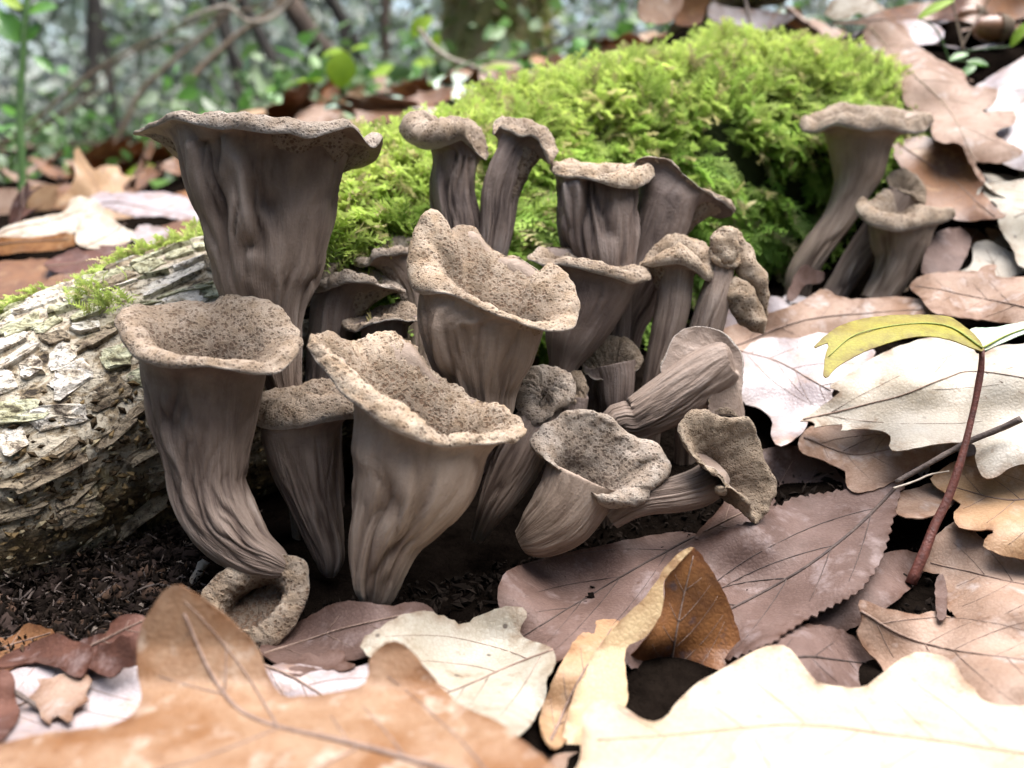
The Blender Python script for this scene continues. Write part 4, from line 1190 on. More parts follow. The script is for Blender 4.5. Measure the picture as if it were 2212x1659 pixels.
def loose(x, y, mat, label, group, dz=.004, tilt=.35, sc=1.0):
    i = random.randrange(len(VAR))
    if (i, mat) not in VMAT:
        b, m_ = VAR[i][0].copy(), VAR[i][1].copy()
        b.materials.append(M[mat])
        m_.materials.append(M['vein'])
        VMAT[(i, mat)] = (b, m_)
    b, m_ = VMAT[(i, mat)]
    z = float(G(x, y))
    e = .015
    nx = -(float(G(x + e, y)) - float(G(x - e, y))) / (2 * e)
    ny = -(float(G(x, y + e)) - float(G(x, y - e))) / (2 * e)
    n = Vector((nx + random.uniform(-tilt, tilt), ny + random.uniform(-tilt, tilt), 1)).normalized()
    o = empty('oak_leaf', (x, y, z + dz), label, 'leaf', group)
    q = n.to_track_quat('Z', 'Y')
    from mathutils import Quaternion
    o.rotation_euler = (q @ Quaternion((0, 0, 1), random.uniform(0, 6.28))).to_euler()
    o.scale = (sc,) * 3
    for nm, me in (('blade', b), ('midrib', m_)):
        c = bpy.data.objects.new(nm, me)
        COL.objects.link(c)
        c.parent = o
        if nm == 'blade':
            bl = c
        else:
            c.parent = bl
    return o


KINDS = [('tan', 'tan'), ('pink', 'pinkish'), ('brown', 'chestnut brown'), ('mauve', 'dull mauve'), ('pale', 'greyish'), ('orange', 'orange-brown'), ('cream', 'cream'), ('lilac', 'pale lilac')]
for i in range(40):       # bank
    px, py = random.uniform(1660, 2450), random.uniform(-80, 1150)
    p = P(px, py, float(D(px, py)))
    k_, w_ = random.choice(KINDS)
    loose(p[0], p[1], k_, '%s loose oak leaf half buried in the litter of the bank' % w_, 'loose leaves of the bank litter', dz=-.004, tilt=.2, sc=.8)
for i in range(16):       # front strip
    px, py = random.uniform(-150, 1300), random.uniform(1520, 1800)
    p = P(px, py, float(D(px, py)))
    k_, w_ = random.choice(KINDS)
    loose(p[0], p[1], k_, '%s loose oak leaf half buried under the foremost leaves' % w_, 'loose leaves under the foremost leaves', dz=-.004, tilt=.08, sc=.8)
for i in range(44):       # behind the log
    x, y = random.uniform(-.55, -.02), random.uniform(.36, 1.0)
    if P(1, 1, 1)[0] and x > -.12 and y < .45:
        continue
    k_, w_ = random.choice([KINDS[0], KINDS[2], KINDS[2], ('rust', 'rust-brown'), ('red', 'dark red-brown')])
    loose(x, y, k_, '%s loose oak leaf in the drift behind the log' % w_, BK, dz=.006, tilt=.9)
for i in range(70):       # woodland floor beyond
    y = random.uniform(.62, 2.6)
    x = random.uniform(-.75, .75) * y * .8 + .05
    k_, w_ = random.choice(KINDS[:6])
    loose(x, y, k_, '%s fallen leaf out on the open woodland floor' % w_, 'fallen leaves out on the woodland floor', dz=.008, tilt=.5, sc=random.uniform(.9, 1.3))

# ------------------------------------------------------------------ seedling and twigs
def px3(path, n=24, sheet=None):
    a = np.array(path, float)
    pts = P(a[:, 0], a[:, 1], a[:, 2])
    return cr(pts, n)


base = P(1975, 1260, .196)
sdl = empty('oak_seedling', base, 'young seedling with red stem and yellow-green drooping leaf', 'seedling')
pts = px3([(1968, 1262, .196), (1990, 1205, .197), (2032, 1110, .199), (2072, 1005, .201), (2101, 895, .203), (2120, 805, .204), (2122, 752, .204)])
v, f = tube(pts, np.linspace(.00115, .00072, 24), 12, .35)
mesh_obj('stem', v, f, M['red_stem'], sdl, base)
for mt, out, mid, yd in (('olive', [(2125, 755), (2112, 730), (2082, 702), (2047, 682), (1973, 679), (1875, 685), (1817, 702), (1778, 729), (1758, 752), (1789, 741), (1782, 772), (1779, 811), (1789, 814), (1809, 792), (1856, 765), (1895, 749), (1953, 732), (2012, 727), (2059, 735), (2114, 757)], [(2122, 752), (2050, 705), (1960, 700), (1850, 722), (1790, 770)], [(670, .218), (720, .207), (815, .196)]),
                         ('mint', [(2122, 755), (2100, 725), (2097, 710), (2150, 706), (2230, 690), (2270, 688), (2262, 700), (2168, 738)], [(2122, 752), (2180, 722), (2260, 695)], [(680, .216), (760, .203)])):
    leaf('', mt, out, mid=None, yd=yd, parent=sdl, part='leaf', wav=.0004, sp=9, jag=.5)
    ml = cr(np.array(mid, float), 20)
    yy, ds = zip(*yd)
    m3 = P(ml[:, 0], ml[:, 1], np.interp(ml[:, 1], yy, ds) - .0003)
    v, f = tube(m3, np.linspace(.0003, .0001, 20), 5)
    mesh_obj('midrib', v, f, M['vein_green'], [c for c in sdl.children if c.name.startswith('leaf')][-1], base)


def twig(label, path, r0, r1, mat, name='twig', cat='twig', k=8, jit=.2, n=30, group=None):
    pts = px3(path, n)
    v, f = tube(pts, np.linspace(r0, r1, n), k, jit, len(bpy.data.objects))
    o = mesh_obj(name, v, f, M[mat], None, pts.min(0) * 0 + pts[0])
    o.location = pts[0]
    tag(o, label, cat, group)
    return o


twig('slender dark twig sticking out past the seedling stem under the cream leaf', [(1935, 1042, .205), (2010, 1000, .2045), (2080, 960, .204), (2150, 930, .202), (2206, 905, .199)], .0006, .00085, 'twig')
twig('thin pale stalk reaching from the toothed leaf tip to the seedling', [(1930, 1055, .201), (1975, 1040, .203), (2010, 1025, .204), (2050, 1018, .205)], .0003, .0002, 'twig_pale')
twig('thin dark twig lying across the blotched pale leaf', [(-60, 1440, .160), (0, 1478, .156), (70, 1520, .151), (148, 1572, .145)], .0007, .0004, 'twig')
twig('broken greenish twig stub poking out of the rotten wood', [(395, 1290, .197), (420, 1250, .198), (445, 1213, .199)], .0009, .0012, 'twig_pale', jit=.4)
twig('black upright stalk standing in the moss crest', [(1622, 60, .42), (1618, 40, .425), (1610, 0, .43), (1606, -40, .43)], .0011, .0007, 'twig')
twig('slender upright brown stalk at the top of the bank', [(2082, 110, .40), (2070, 60, .405), (2056, 0, .41), (2050, -40, .41)], .0006, .0005, 'twig_brown')
twig('slanting reddish stalk at the top of the bank', [(2076, 105, .40), (2100, 60, .405), (2130, 10, .41), (2150, -30, .41)], .0005, .0004, 'twig_brown')
# acorns at the top of the bank
for label, cx, cy, rx, rz, d in (('rounded glossy brown acorn half buried on the top of the bank', 2145, 62, 36, 27, .40), ('second smaller brown acorn behind the rounded glossy one', 2098, 32, 26, 18, .42)):
    c = P(cx, cy, d)
    u_ = d / FPX
    a = empty('acorn', c - np.array([0, 0, rz * u_]), label, 'acorn', 'acorns on the bank')
    th = np.linspace(0, math.pi, 14)[:, None]
    ph_ = (np.arange(20) * 2 * math.pi / 20)[None]
    xx = np.cos(th) * rx * u_ * 1.15 + 0 * ph_
    rr = np.sin(th) ** .8 * rz * u_
    V = np.stack([xx, rr * np.cos(ph_), rr * np.sin(ph_)], -1).reshape(-1, 3) + c
    mesh_obj('nut', V, gridfaces(14, 20), M['acorn'], a, np.array(a.location))
    t2 = np.linspace(0, math.pi * .45, 8)[:, None]
    rr = np.sin(t2) ** .7 * rz * u_ * 1.13
    V = np.stack([np.cos(t2) * rx * u_ * 1.22 + 0 * ph_, rr * np.cos(ph_), rr * np.sin(ph_)], -1).reshape(-1, 3) + c
    mesh_obj('cup', V, gridfaces(8, 20), M['twig_brown'], a, np.array(a.location))

# ------------------------------------------------------------------ moss
def sprig(seed, L=1.0):
    """one feathery moss shoot of unit length along y with narrow side branchlets"""
    rs = np.random.default_rng(seed)
    n = 9
    t = np.linspace(0, 1, n)
    bend = rs.uniform(-.8, .8)
    ax_ = np.stack([bend * t * t * .45, t, .30 * np.sin(t * 2.4) + rs.uniform(-.1, .1) * t], 1)
    V, F = [], []
    for i in range(n):
        w = .035 * (1 - .6 * t[i])
        V += [ax_[i] + [-w, 0, 0], ax_[i] + [w, 0, 0]]
    for i in range(n - 1):
        F += [[2 * i, 2 * i + 1, 2 * i + 3], [2 * i, 2 * i + 3, 2 * i + 2]]
    for i in range(1, n):
        ll = (.34 - .24 * t[i] ** 1.5) * rs.uniform(.6, 1.3)
        for sg in (-1, 1, 0):
            if sg == 0:
                continue
            b = len(V)
            dv = np.array([sg * rs.uniform(.7, 1.0), rs.uniform(.35, .8), rs.uniform(-.1, .45) if sg else rs.uniform(.5, .9)])
            dv = dv / np.linalg.norm(dv) * ll
            sd = np.array([.0, .044, .026])
            V += [ax_[i] - sd, ax_[i] + sd, ax_[i] + dv * .6 + sd * 1.1, ax_[i] + dv]
            F += [[b, b + 1, b + 2], [b, b + 2, b + 3]]
    return np.array(V), np.array(F)


SPR = [sprig(900 + i) for i in range(6)]


def moss(name, label, s, ph, size, droop, cols, seed, lift=.0015, kind='stuff', bulge=0.0):
    rs = np.random.default_rng(seed)
    lump = fbm(np.stack([np.cos(ph) * 4.5 + 3, np.sin(ph) * 4.5, s * 70], -1), 2)
    p, nrm = logpt(s, ph, lift + bulge * np.clip(lump - .35, 0, 1) * 2)
    n = len(s)
    rnd = unit(rs.normal(size=(n, 3)) * .55 + np.stack([vn(p * 90 + 7) - .5, vn(p * 90 + 47) - .5, vn(p * 90 + 87) - .5], -1) * 3.2)
    g = unit(nrm * rs.uniform(.25, .9, n)[:, None] + rnd * .75 + np.array([0, -.15, -1.0]) * droop[:, None])
    side = unit(np.cross(g, nrm + rs.normal(size=(n, 3)) * .25))
    up = np.cross(side, g)
    VV, FF, CC, off = [], [], [], 0
    which = rs.integers(0, len(SPR), n)
    for w in range(len(SPR)):
        ix = np.where(which == w)[0]
        tv, tf = SPR[w]
        q = tv[None] * size[ix][:, None, None]
        V = p[ix][:, None] + q[..., :1] * side[ix][:, None] + q[..., 1:2] * g[ix][:, None] + q[..., 2:] * up[ix][:, None]
        VV.append(V.reshape(-1, 3))
        m_ = len(tv)
        FF.append((tf[None] + (np.arange(len(ix)) * m_)[:, None, None] + off).reshape(-1, 3))
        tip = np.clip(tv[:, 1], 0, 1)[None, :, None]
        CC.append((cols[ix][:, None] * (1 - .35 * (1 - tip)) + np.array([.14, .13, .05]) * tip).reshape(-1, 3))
        off += len(ix) * m_
    o = mesh_obj(name, np.vstack(VV), np.vstack(FF), M['moss'], None, p.mean(0), smooth=False, attrs={'col': np.vstack(CC)})
    o.location = p.mean(0)
    tag(o, label, 'moss', kind=kind)
    return o


def sx(px):      # metres along the log where its axis passes layout column px
    xs = [(q - CAM) @ RGT / ((q - CAM) @ FWD) * FPX + PW / 2 for q in LCEN]
    return float(np.interp(px, xs, LLEN))


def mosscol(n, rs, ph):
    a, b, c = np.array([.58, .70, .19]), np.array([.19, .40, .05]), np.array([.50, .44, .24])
    t = np.clip(rs.random(n) * .6 + np.clip((ph - .95) / 1.2, -.2, .8), 0, 1)[:, None]  # top light and lower shade put into the colour: shaded green further down
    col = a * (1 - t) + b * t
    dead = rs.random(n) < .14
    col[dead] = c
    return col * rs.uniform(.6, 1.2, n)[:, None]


rs = np.random.default_rng(5)
n = 24000
s = rs.uniform(sx(600), LLEN[-1] * .995, n)
ph = rs.uniform(-1.5, 2.35, n)
keep = fbm(np.stack([np.cos(ph) * 5, np.sin(ph) * 5, s * 45], -1), 3) > np.interp(ph, [-1.5, .8, 1.6, 2.3], [.0, .18, .36, .50])
edge = np.clip((s - sx(600)) / (sx(800) - sx(600)), 0, 1)
keep &= rs.random(n) < .25 + .75 * edge
s, ph = s[keep], ph[keep]
n = len(s)
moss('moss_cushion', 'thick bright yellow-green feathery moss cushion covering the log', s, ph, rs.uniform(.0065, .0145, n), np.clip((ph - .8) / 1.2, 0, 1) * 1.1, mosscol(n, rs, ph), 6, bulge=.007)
cl = []
for cpx, cph, rad_, m_ in ((400, .05, .012, 170), (350, -.05, .010, 120), (430, .2, .008, 80), (135, .15, .006, 90), (210, .2, .005, 50), (290, .75, .005, 40), (300, .95, .005, 40), (560, .2, .015, 250), (300, 0.0, .006, 50)):
    cl.append(np.stack([rs.normal(sx(cpx), rad_ * .6, m_), rs.normal(cph, rad_ * 5, m_)], 1))
cl = np.vstack(cl)
moss('moss_tufts', 'small scattered moss tufts on the bare bark', cl[:, 0], cl[:, 1], rs.uniform(.0025, .0055, len(cl)), np.zeros(len(cl)), mosscol(len(cl), rs, cl[:, 1] * 0), 8, lift=.001)

# ------------------------------------------------------------------ rotten wood crumbs
rs = np.random.default_rng(11)
def crumbs(label, px, py, d, size, cols, name='humus_crumbs', seed=1, jitter=.004):
    rs = np.random.default_rng(seed)
    c = P(px, py, d)
    c[:, 2] = G(c[:, 0], c[:, 1]) + rs.uniform(-.001, jitter, len(c))
    n = len(c)
    oc = np.array([(1, 0, 0), (-1, 0, 0), (0, 1, 0), (0, -1, 0), (0, 0, 1), (0, 0, -1)], float)
    of = np.array([(0, 2, 4), (2, 1, 4), (1, 3, 4), (3, 0, 4), (2, 0, 5), (1, 2, 5), (3, 1, 5), (0, 3, 5)])
    V = oc[None] * rs.uniform(.4, 1.3, (n, 6, 1)) * size[:, None, None]
    A = unit(rs.normal(size=(n, 3)))
    B = unit(np.cross(A, rs.normal(size=(n, 3))))
    C_ = np.cross(A, B)
    st_ = np.stack([rs.uniform(.8, 2.6, n), rs.uniform(.4, 1, n), rs.uniform(.25, .7, n)], 1)
    V = V * st_[:, None]
    W_ = V[..., :1] * A[:, None] + V[..., 1:2] * B[:, None] + V[..., 2:] * C_[:, None] + c[:, None]
    F = (of[None] + (np.arange(n) * 6)[:, None, None]).reshape(-1, 3)
    o = mesh_obj(name, W_.reshape(-1, 3), F, M['crumb'], None, c.mean(0), smooth=False, attrs={'col': np.repeat(cols, 6, 0)})
    o.location = c.mean(0)
    tag(o, label, 'humus', kind='stuff')


n = 8000
px, py = rs.uniform(-200, 450, n), rs.uniform(1040, 1440, n)
dd_ = np.interp(py, [1040, 1440], [.245, .172])
t = rs.random((n, 1))
col = np.where(t < .93, np.array([.013, .009, .007]) * (0.5 + rs.random((n, 1))), np.where(t < .985, np.array([.06, .036, .024]), np.array([.16, .13, .11])))
crumbs('crumbling dark rotten wood and humus below the bark', px, py, dd_, rs.uniform(.0002, .0011, n), col, seed=12, jitter=.007)
lumps_V, lumps_F, lumps_C, off = [], [], [], 0
tv = np.linspace(.25, math.pi - .25, 6)[:, None]
tp = (np.arange(9) * 2 * math.pi / 9)[None]
unit_l = np.stack([np.sin(tv) * np.cos(tp), np.sin(tv) * np.sin(tp), np.cos(tv) + 0 * tp], -1).reshape(-1, 3)
lf = gridfaces(6, 9).tolist() + [list(range(9))[::-1], list(range(45, 54))]
for i in range(420):
    q = P(rs.uniform(-150, 440), rs.uniform(1080, 1430), 1.0) - CAM
    q = CAM + q * np.interp(i, [0, 420], [.20, .20])
    a_ = rs.uniform(-200, 430)
    b_ = rs.uniform(1060, 1430)
    q = P(a_, b_, np.interp(b_, [1040, 1440], [.245, .172]))
    q[2] = float(G(q[0], q[1])) + rs.uniform(-.001, .003)
    r_ = rs.uniform(.0009, .0036) * (1.2 if i % 9 == 0 else .8)
    V = unit_l * (r_ * rs.uniform(.6, 1.2, 3)) + q
    V = V + unit_l * ((fbm(V * 420 + i, 2) - .5) * r_ * 1.5)[:, None]
    lumps_V.append(V)
    lumps_F += [[k_ + off for k_ in f_] for f_ in lf]
    c_ = np.array([.022, .015, .013]) * rs.uniform(.6, 2.2) if rs.random() < .85 else np.array([.09, .055, .04])
    lumps_C.append(np.repeat(c_[None], 54, 0))
    off += 54
V = np.vstack(lumps_V)
o = mesh_obj('humus_clods', V, lumps_F, M['crumb'], None, V.mean(0), attrs={'col': np.vstack(lumps_C)})
o.location = V.mean(0)
tag(o, 'soft dark clods of rotted wood below the bark', 'humus', kind='stuff')
# flakes stuck to the rotten underside of the log
n = 2600
s_, p_ = rs.uniform(.02, .27, n), rs.normal(2.1, .3, n)
c, nr = logpt(s_, p_, .0004)
A = unit(rs.normal(size=(n, 3)) + LT[60] * 1.5)
B = unit(np.cross(nr, A))
A = np.cross(B, nr)
sz = rs.uniform(.0005, .0019, (n, 1))
fl = np.stack([c + A * sz, c + B * sz * .5 + nr * sz * .3, c - A * sz * .9 + nr * sz * .1, c - B * sz * .45, c + nr * sz * .55], 1)
ff = np.array([(0, 1, 4), (1, 2, 4), (2, 3, 4), (3, 0, 4)])
F = (ff[None] + (np.arange(n) * 5)[:, None, None]).reshape(-1, 3)
tc = rs.random((n, 1))
cc = np.where(tc < .6, np.array([.05, .034, .02]), np.where(tc < .9, np.array([.16, .11, .055]), np.array([.34, .28, .18]))) * rs.uniform(.6, 1.3, (n, 1))
o = mesh_obj('bark_flakes', fl.reshape(-1, 3), F, M['crumb'], log, lo, smooth=False, attrs={'col': np.repeat(cc, 5, 0)})
o['kind'] = 'stuff'
n = 2600
px, py = rs.uniform(560, 2212, n), rs.uniform(950, 1400, n)
dd_ = D(px, py)
col = np.array([.014, .010, .008]) * (0.5 + rs.random((n, 1)) * 1.2)
crumbs('dark soil crumbs between the stems and the leaves', px, py, dd_, rs.uniform(.0004, .0014, n), col, seed=13, jitter=.002)

# ------------------------------------------------------------------ woodland behind
def ground_end(p):
    return np.array([p[0], p[1], float(G(p[0], p[1])) - .02])


def leafcards(c, size, rs, squash=1.0):
    """leaf-shaped little blades at points c; returns V, F"""
    n = len(c)
    t = np.array([(0, 0, 0), (.32, .35, .06), (.26, .75, .05), (0, 1.1, -.05), (-.26, .75, .05), (-.32, .35, .06)])
    tf = np.array([(0, 1, 2), (0, 2, 3), (0, 3, 4), (0, 4, 5)])
    A = unit(rs.normal(size=(n, 3)) * np.array([1, 1, squash]))
    B = unit(np.cross(A, rs.normal(size=(n, 3))))
    C_ = np.cross(A, B)
    q = t[None] * np.asarray(size)[:, None, None]
    V = c[:, None] + q[..., :1] * B[:, None] + q[..., 1:2] * A[:, None] + q[..., 2:] * C_[:, None]
    F = (tf[None] + (np.arange(n) * 6)[:, None, None]).reshape(-1, 3)
    return V.reshape(-1, 3), F


def tree(label, path, w, d, mat, group='saplings behind the clump', ncrown=160, lean=None, crown_h=1.0):
    """thin trunk through layout points at depth d, rooted in the ground and carried on upwards to a crown"""
    rs = np.random.default_rng(len(bpy.data.objects))
    a = [P(q[0], q[1], d if len(q) < 3 else q[2]) for q in path]
    a = sorted(a, key=lambda p: p[2])
    lowdir = a[0] - a[1]
    lowdir = lowdir / max(abs(lowdir[2]), 1e-3)
    gz = float(G(a[0][0], a[0][1]))
    drop = max(a[0][2] - gz, 0.0)
    root = a[0] + np.array([lowdir[0] * .3, lowdir[1] * .3, -1]) * (drop + .04)
    updir = unit(a[-1] - a[-2])
    tops = [a[-1] + updir * .35 * d / 2 + np.array([0, 0, .2 * d / 2]), a[-1] + updir * .6 * d / 2 + np.array([0, 0, .9 * d / 2])]
    pts = cr(np.array([root] + a + tops), 40)
    r = w * .66 * d / FPX
    o = empty('sapling', root, label, 'tree', group)
    parts = [tube(pts, np.linspace(r * 1.15, r * .45, 40), 10, .3, rs.integers(99))]
    c0 = pts[-1]
    for k_ in range(5):
        e_ = c0 + unit(rs.normal(size=3) + [0, 0, 1]) * rs.uniform(.15, .35) * d / 2
        parts.append(tube(cr(np.array([pts[-6 - k_], (pts[-4 - k_] + e_) / 2 + [0, 0, .03], e_]), 8), np.linspace(r * .4, r * .12, 8), 6))
    v, f = join(parts)
    mesh_obj('trunk', v, f, M[mat], o, root)
    c = c0 + rs.normal(size=(ncrown, 3)) * np.array([.22, .22, .16]) * d / 2
    V, F = leafcards(c, rs.uniform(.03, .06, ncrown), rs)
    cl = np.array([.10, .19, .04]) * rs.uniform(.6, 1.6, (ncrown, 1))
    mesh_obj('crown', V, F, M['farleaf'], o, root, attrs={'col': np.repeat(cl, 6, 0)})
    return o


tree('dark slim sapling with a slight kink behind the tall cap', [(520, 250), (504, 150), (488, 50), (485, -20)], 13, 2.6, 'trunk_dark')
tree('dark slim sapling leaning beside the kinked one', [(562, 250), (535, 190), (512, 130), (480, 60)], 15, 2.4, 'trunk_dark')
tree('blackish bent sapling between the leaning one and the thick brown trunk', [(606, 180), (596, 150), (580, 115), (548, 50), (520, -10)], 18, 2.2, 'trunk_dark')
tree('thick brown slanting trunk behind the yellow-green leaves', [(720, 140), (690, 105), (672, 78), (625, 5), (600, -40)], 34, 1.9, 'trunk_brown')
tree('thin dark trunk slanting beside the thick brown one', [(770, 92), (745, 45), (722, -5), (712, -40)], 14, 2.8, 'trunk_dark')
tree('dark vertical trunk seen through the thicket', [(188, 350), (190, 260), (196, 150), (200, 60)], 20, 3.2, 'trunk_dark')
tree('narrow dark trunk next to the vertical one in the thicket', [(262, 330), (250, 250), (238, 180), (226, 110)], 12, 3.4, 'trunk_dark')
tree('slim grey trunk near the mossy stump', [(834, 120), (832, 60), (834, 0), (838, -40)], 15, 3.0, 'trunk_brown')
tree('slim short trunk half hidden by leaves near the mossy stump', [(740, 60), (722, 20), (700, -20)], 16, 3.4, 'trunk_dark')

BR = 'bare branches crossing behind'
twig('long pale bare branch crossing upward behind the tall cap', [(-40, 350, 1.0), (100, 240, 1.02), (195, 160, 1.04), (352, 75, 1.08), (480, 30, 1.1), (560, 15, 1.12), (640, -30, 1.15)], .0022, .0016, 'twig_brown', 'bare_branch', 'branch')
twig('brown bare branch rising beside the tall cap', [(372, 235, 1.3), (400, 195, 1.3), (430, 152, 1.32), (508, 80, 1.35), (560, 42, 1.37), (625, -10, 1.4)], .0058, .004, 'twig_brown', 'bare_branch', 'branch')
twig('whitish arching branch high behind the tall cap', [(390, 48, .95), (430, 30, .95), (488, 14, .96), (510, 28, .96), (530, 44, .97), (566, 47, .97), (605, 26, .98), (640, -15, .98)], .0020, .0030, 'twig_pale', 'bare_branch', 'branch')
twig('thin grey-brown branch slanting through the thicket', [(150, 400, 1.5), (240, 325, 1.5), (300, 205, 1.52), (370, 135, 1.55), (470, 52, 1.6), (520, -10, 1.6)], .0050, .0035, 'twig_brown', 'bare_branch', 'branch')
twig('fine twig running low through the thicket', [(60, 300, 1.2), (150, 230, 1.2), (260, 135, 1.22), (340, 100, 1.25), (420, 80, 1.3)], .0016, .001, 'twig_brown', 'bare_branch', 'branch')
twig('fine lower twig in the thicket below the long pale branch', [(-40, 320, 1.4), (60, 285, 1.4), (140, 245, 1.4), (230, 190, 1.45), (300, 165, 1.45)], .0022, .0014, 'twig_brown', 'bare_branch', 'branch')
twig('brown fallen stick low behind the log', [(40, 320, 1.6), (120, 318, 1.6), (200, 310, 1.6), (230, 312, 1.6)], .005, .003, 'twig_brown', 'bare_branch', 'branch')
twig('pale thin stick slanting down past the mossy stump', [(905, 62, .72), (935, 100, .72), (975, 128, .71), (1010, 140, .70), (1050, 158, .69), (1075, 180, .68)], .0022, .0014, 'twig_pale')
twig('thin dark stick leaning from the mossy stump to the moss', [(1090, 132, .75), (1150, 115, .74), (1215, 92, .73), (1240, 80, .73)], .0012, .0016, 'twig')

# mossy stump
c = P(1070, 132, 1.15)
gz = float(G(c[0], c[1]))
stp = empty('mossy_stump', (c[0], c[1], gz - .01), 'thick mossy brown tree trunk standing behind the moss cushion', 'tree')
u_ = 1.15 / FPX
th = np.arange(48) * 2 * math.pi / 48
zz = np.linspace(gz - .03, c[2] + .7, 60)
rr = 118 * u_ * (1 + .35 * np.exp(-(zz - gz) / .03) * .3)[:, None] * (1 + .16 * (fbm(np.stack(np.broadcast_arrays(np.cos(th)[None] * 3, np.sin(th)[None] * 3, zz[:, None] * 7), -1), 3) - .5) * 2)
V = np.stack([c[0] + rr * np.cos(th), c[1] + rr * np.sin(th), zz[:, None] + 0 * rr], -1).reshape(-1, 3)
mesh_obj('trunk', V, gridfaces(60, 48), M['trunk_moss'], stp, np.array(stp.location))
rs = np.random.default_rng(21)
n = 1500
a_ = rs.uniform(math.pi, 2 * math.pi, n)
z_ = rs.uniform(gz + .02, c[2] + .3, n)
keep = fbm(np.stack([np.cos(a_) * 3, np.sin(a_) * 3, z_ * 20], -1), 2) + .25 * np.cos(a_) > .42
a_, z_ = a_[keep], z_[keep]
n = len(a_)
pc = np.stack([c[0] + 120 * u_ * np.cos(a_), c[1] + 120 * u_ * np.sin(a_), z_], 1)
V, F = leafcards(pc, rs.uniform(.008, .018, n), rs)
cl = np.where(rs.random((n, 1)) < .6, np.array([.24, .30, .07]), np.array([.28, .23, .11])) * rs.uniform(.6, 1.4, (n, 1))
mesh_obj('crown', V, F, M['farleaf'], stp, np.array(stp.location), attrs={'col': np.repeat(cl, 6, 0)})

# plants with leaves of their own
def blade3(c, L, W, dirv, nrm, bend=.2, n=8):
    dirv = unit(dirv)
    side = unit(np.cross(dirv, nrm))
    up = np.cross(side, dirv)
    t = np.linspace(0, 1, n)
    w = np.sin(math.pi * np.clip(t * .94 + .04, 0, 1)) ** .75 * W
    V = []
    for i in range(n):
        m_ = c + dirv * t[i] * L + up * bend * L * (t[i] - t[i] ** 2)
        for k_ in (-1, -.5, 0, .5, 1):
            V.append(m_ + side * w[i] * k_ + up * abs(k_) * w[i] * .22)
    return np.array(V), gridfaces(n, 5, False)


def plant(label, root_px, leaves, stem_mat='green_stem', name='wild_plant', group=None, sr=.0012):
    """leaves: (px, py, d, length px, direction angle in the picture, tilt towards the camera, material)"""
    r = P(*root_px)
    r[2] = float(G(r[0], r[1])) - .004
    o = empty(name, r, label, 'plant', group)
    for (px, py, d, Lp, an, tl, mt, wd) in leaves:
        c = P(px, py, d)
        u_ = d / FPX
        dirv = RGT * math.cos(an) + UPV * math.sin(an)
        nrm = unit(UPV * math.cos(tl) - FWD * math.sin(tl))
        start = c - dirv * Lp * u_ * .5
        v, f = blade3(start, Lp * u_, Lp * u_ * wd, dirv - FWD * .15, nrm)
        v, f = shell(v, f.tolist(), .0004)
        b = mesh_obj('leaf', v, f, M[mt], o, r)
        mid_ = (r + start) / 2 + np.array([random.uniform(-.01, .01), 0, .25 * abs(start[2] - r[2])])
        v, f = tube(cr(np.array([r, mid_, start]), 12), np.linspace(sr, sr * .5, 12), 6)
        mesh_obj('stem', v, f, M[stem_mat], o, r)
    return o


pi = math.pi
plant('plant with rounded yellow-green leaves beyond the tall cap', (790, 250, .80),
      [(740, 152, .78, 76, 1.45, 1.35, 'lime', .44), (778, 107, .80, 44, .15, .7, 'lime', .3), (832, 160, .82, 66, .1, .9, 'lime', .32), (660, 182, .80, 84, .08, .5, 'lime', .22), (720, 118, .84, 50, .2, .8, 'lime', .3)])
plant('plant with lime leaves in front of the mossy trunk', (960, 230, .80),
      [(912, 60, .78, 62, .7, 1.1, 'lime', .36), (940, 95, .80, 40, 1.2, 1.2, 'lime', .34), (880, 168, .85, 60, .1, .9, 'green', .36), (915, 140, .82, 50, .0, 1.0, 'lime', .34), (905, 30, .9, 60, .5, .6, 'mint', .2), (820, 125, .9, 62, .25, .3, 'mint', .14)])
plant('low plant with a broad pale mint leaf beside the moss cushion', (985, 260, .62),
      [(985, 200, .60, 105, -.5, .95, 'mint', .40), (930, 196, .62, 60, .3, .8, 'lime', .34), (1075, 140, .66, 110, -.12, .35, 'mint', .16), (1075, 152, .67, 70, .05, .7, 'lime', .2)])
plant('ground plant with whitish leaves in a row behind the tall cap', (800, 280, .66),
      [(720, 238, .64, 70, .1, .5, 'mint', .26), (770, 232, .64, 80, .1, .5, 'mint', .26), (850, 225, .64, 110, .12, .45, 'mint', .24), (828, 252, .62, 80, .3, .8, 'lime', .34), (925, 235, .63, 70, .1, .9, 'lime', .34), (645, 245, .66, 50, 1.2, 1.2, 'lime', .3)])
plant('low plant with one mint and one yellow leaf left of the tall stem'.replace('left of', 'beyond the bark by'), (290, 440, .85),
      [(262, 365, .84, 90, .35, .5, 'mint', .16), (300, 378, .82, 84, .45, .9, 'lime', .22), (250, 400, .84, 100, .05, .6, 'green', .2), (350, 395, .84, 120, .05, .5, 'green', .2), (210, 405, .82, 70, -.1, .6, 'green', .22)])
plant('low dark green plant between the litter and the tall stem', (360, 450, .95),
      [(340, 412, .92, 120, .0, .35, 'mint', .16), (390, 388, .95, 90, .1, .4, 'mint', .16), (410, 405, .9, 60, .1, .6, 'green', .3), (150, 405, .95, 80, .1, .6, 'green', .24)])
plant('small plant with green leaves on top of the bank', (2060, 100, .40), [(2020, 22, .395, 80, .45, .9, 'lime', .16), (2200, 75, .39, 60, 1.0, .9, 'lime', .18)], sr=.0006)
plant('small moss-green sprout at the bank top beside the acorns', (2100, 140, .40), [(2070, 125, .395, 40, .3, .8, 'green', .3), (2110, 140, .395, 46, -.2, .9, 'green', .3), (2090, 155, .39, 36, .6, .9, 'green', .3)], sr=.0006)
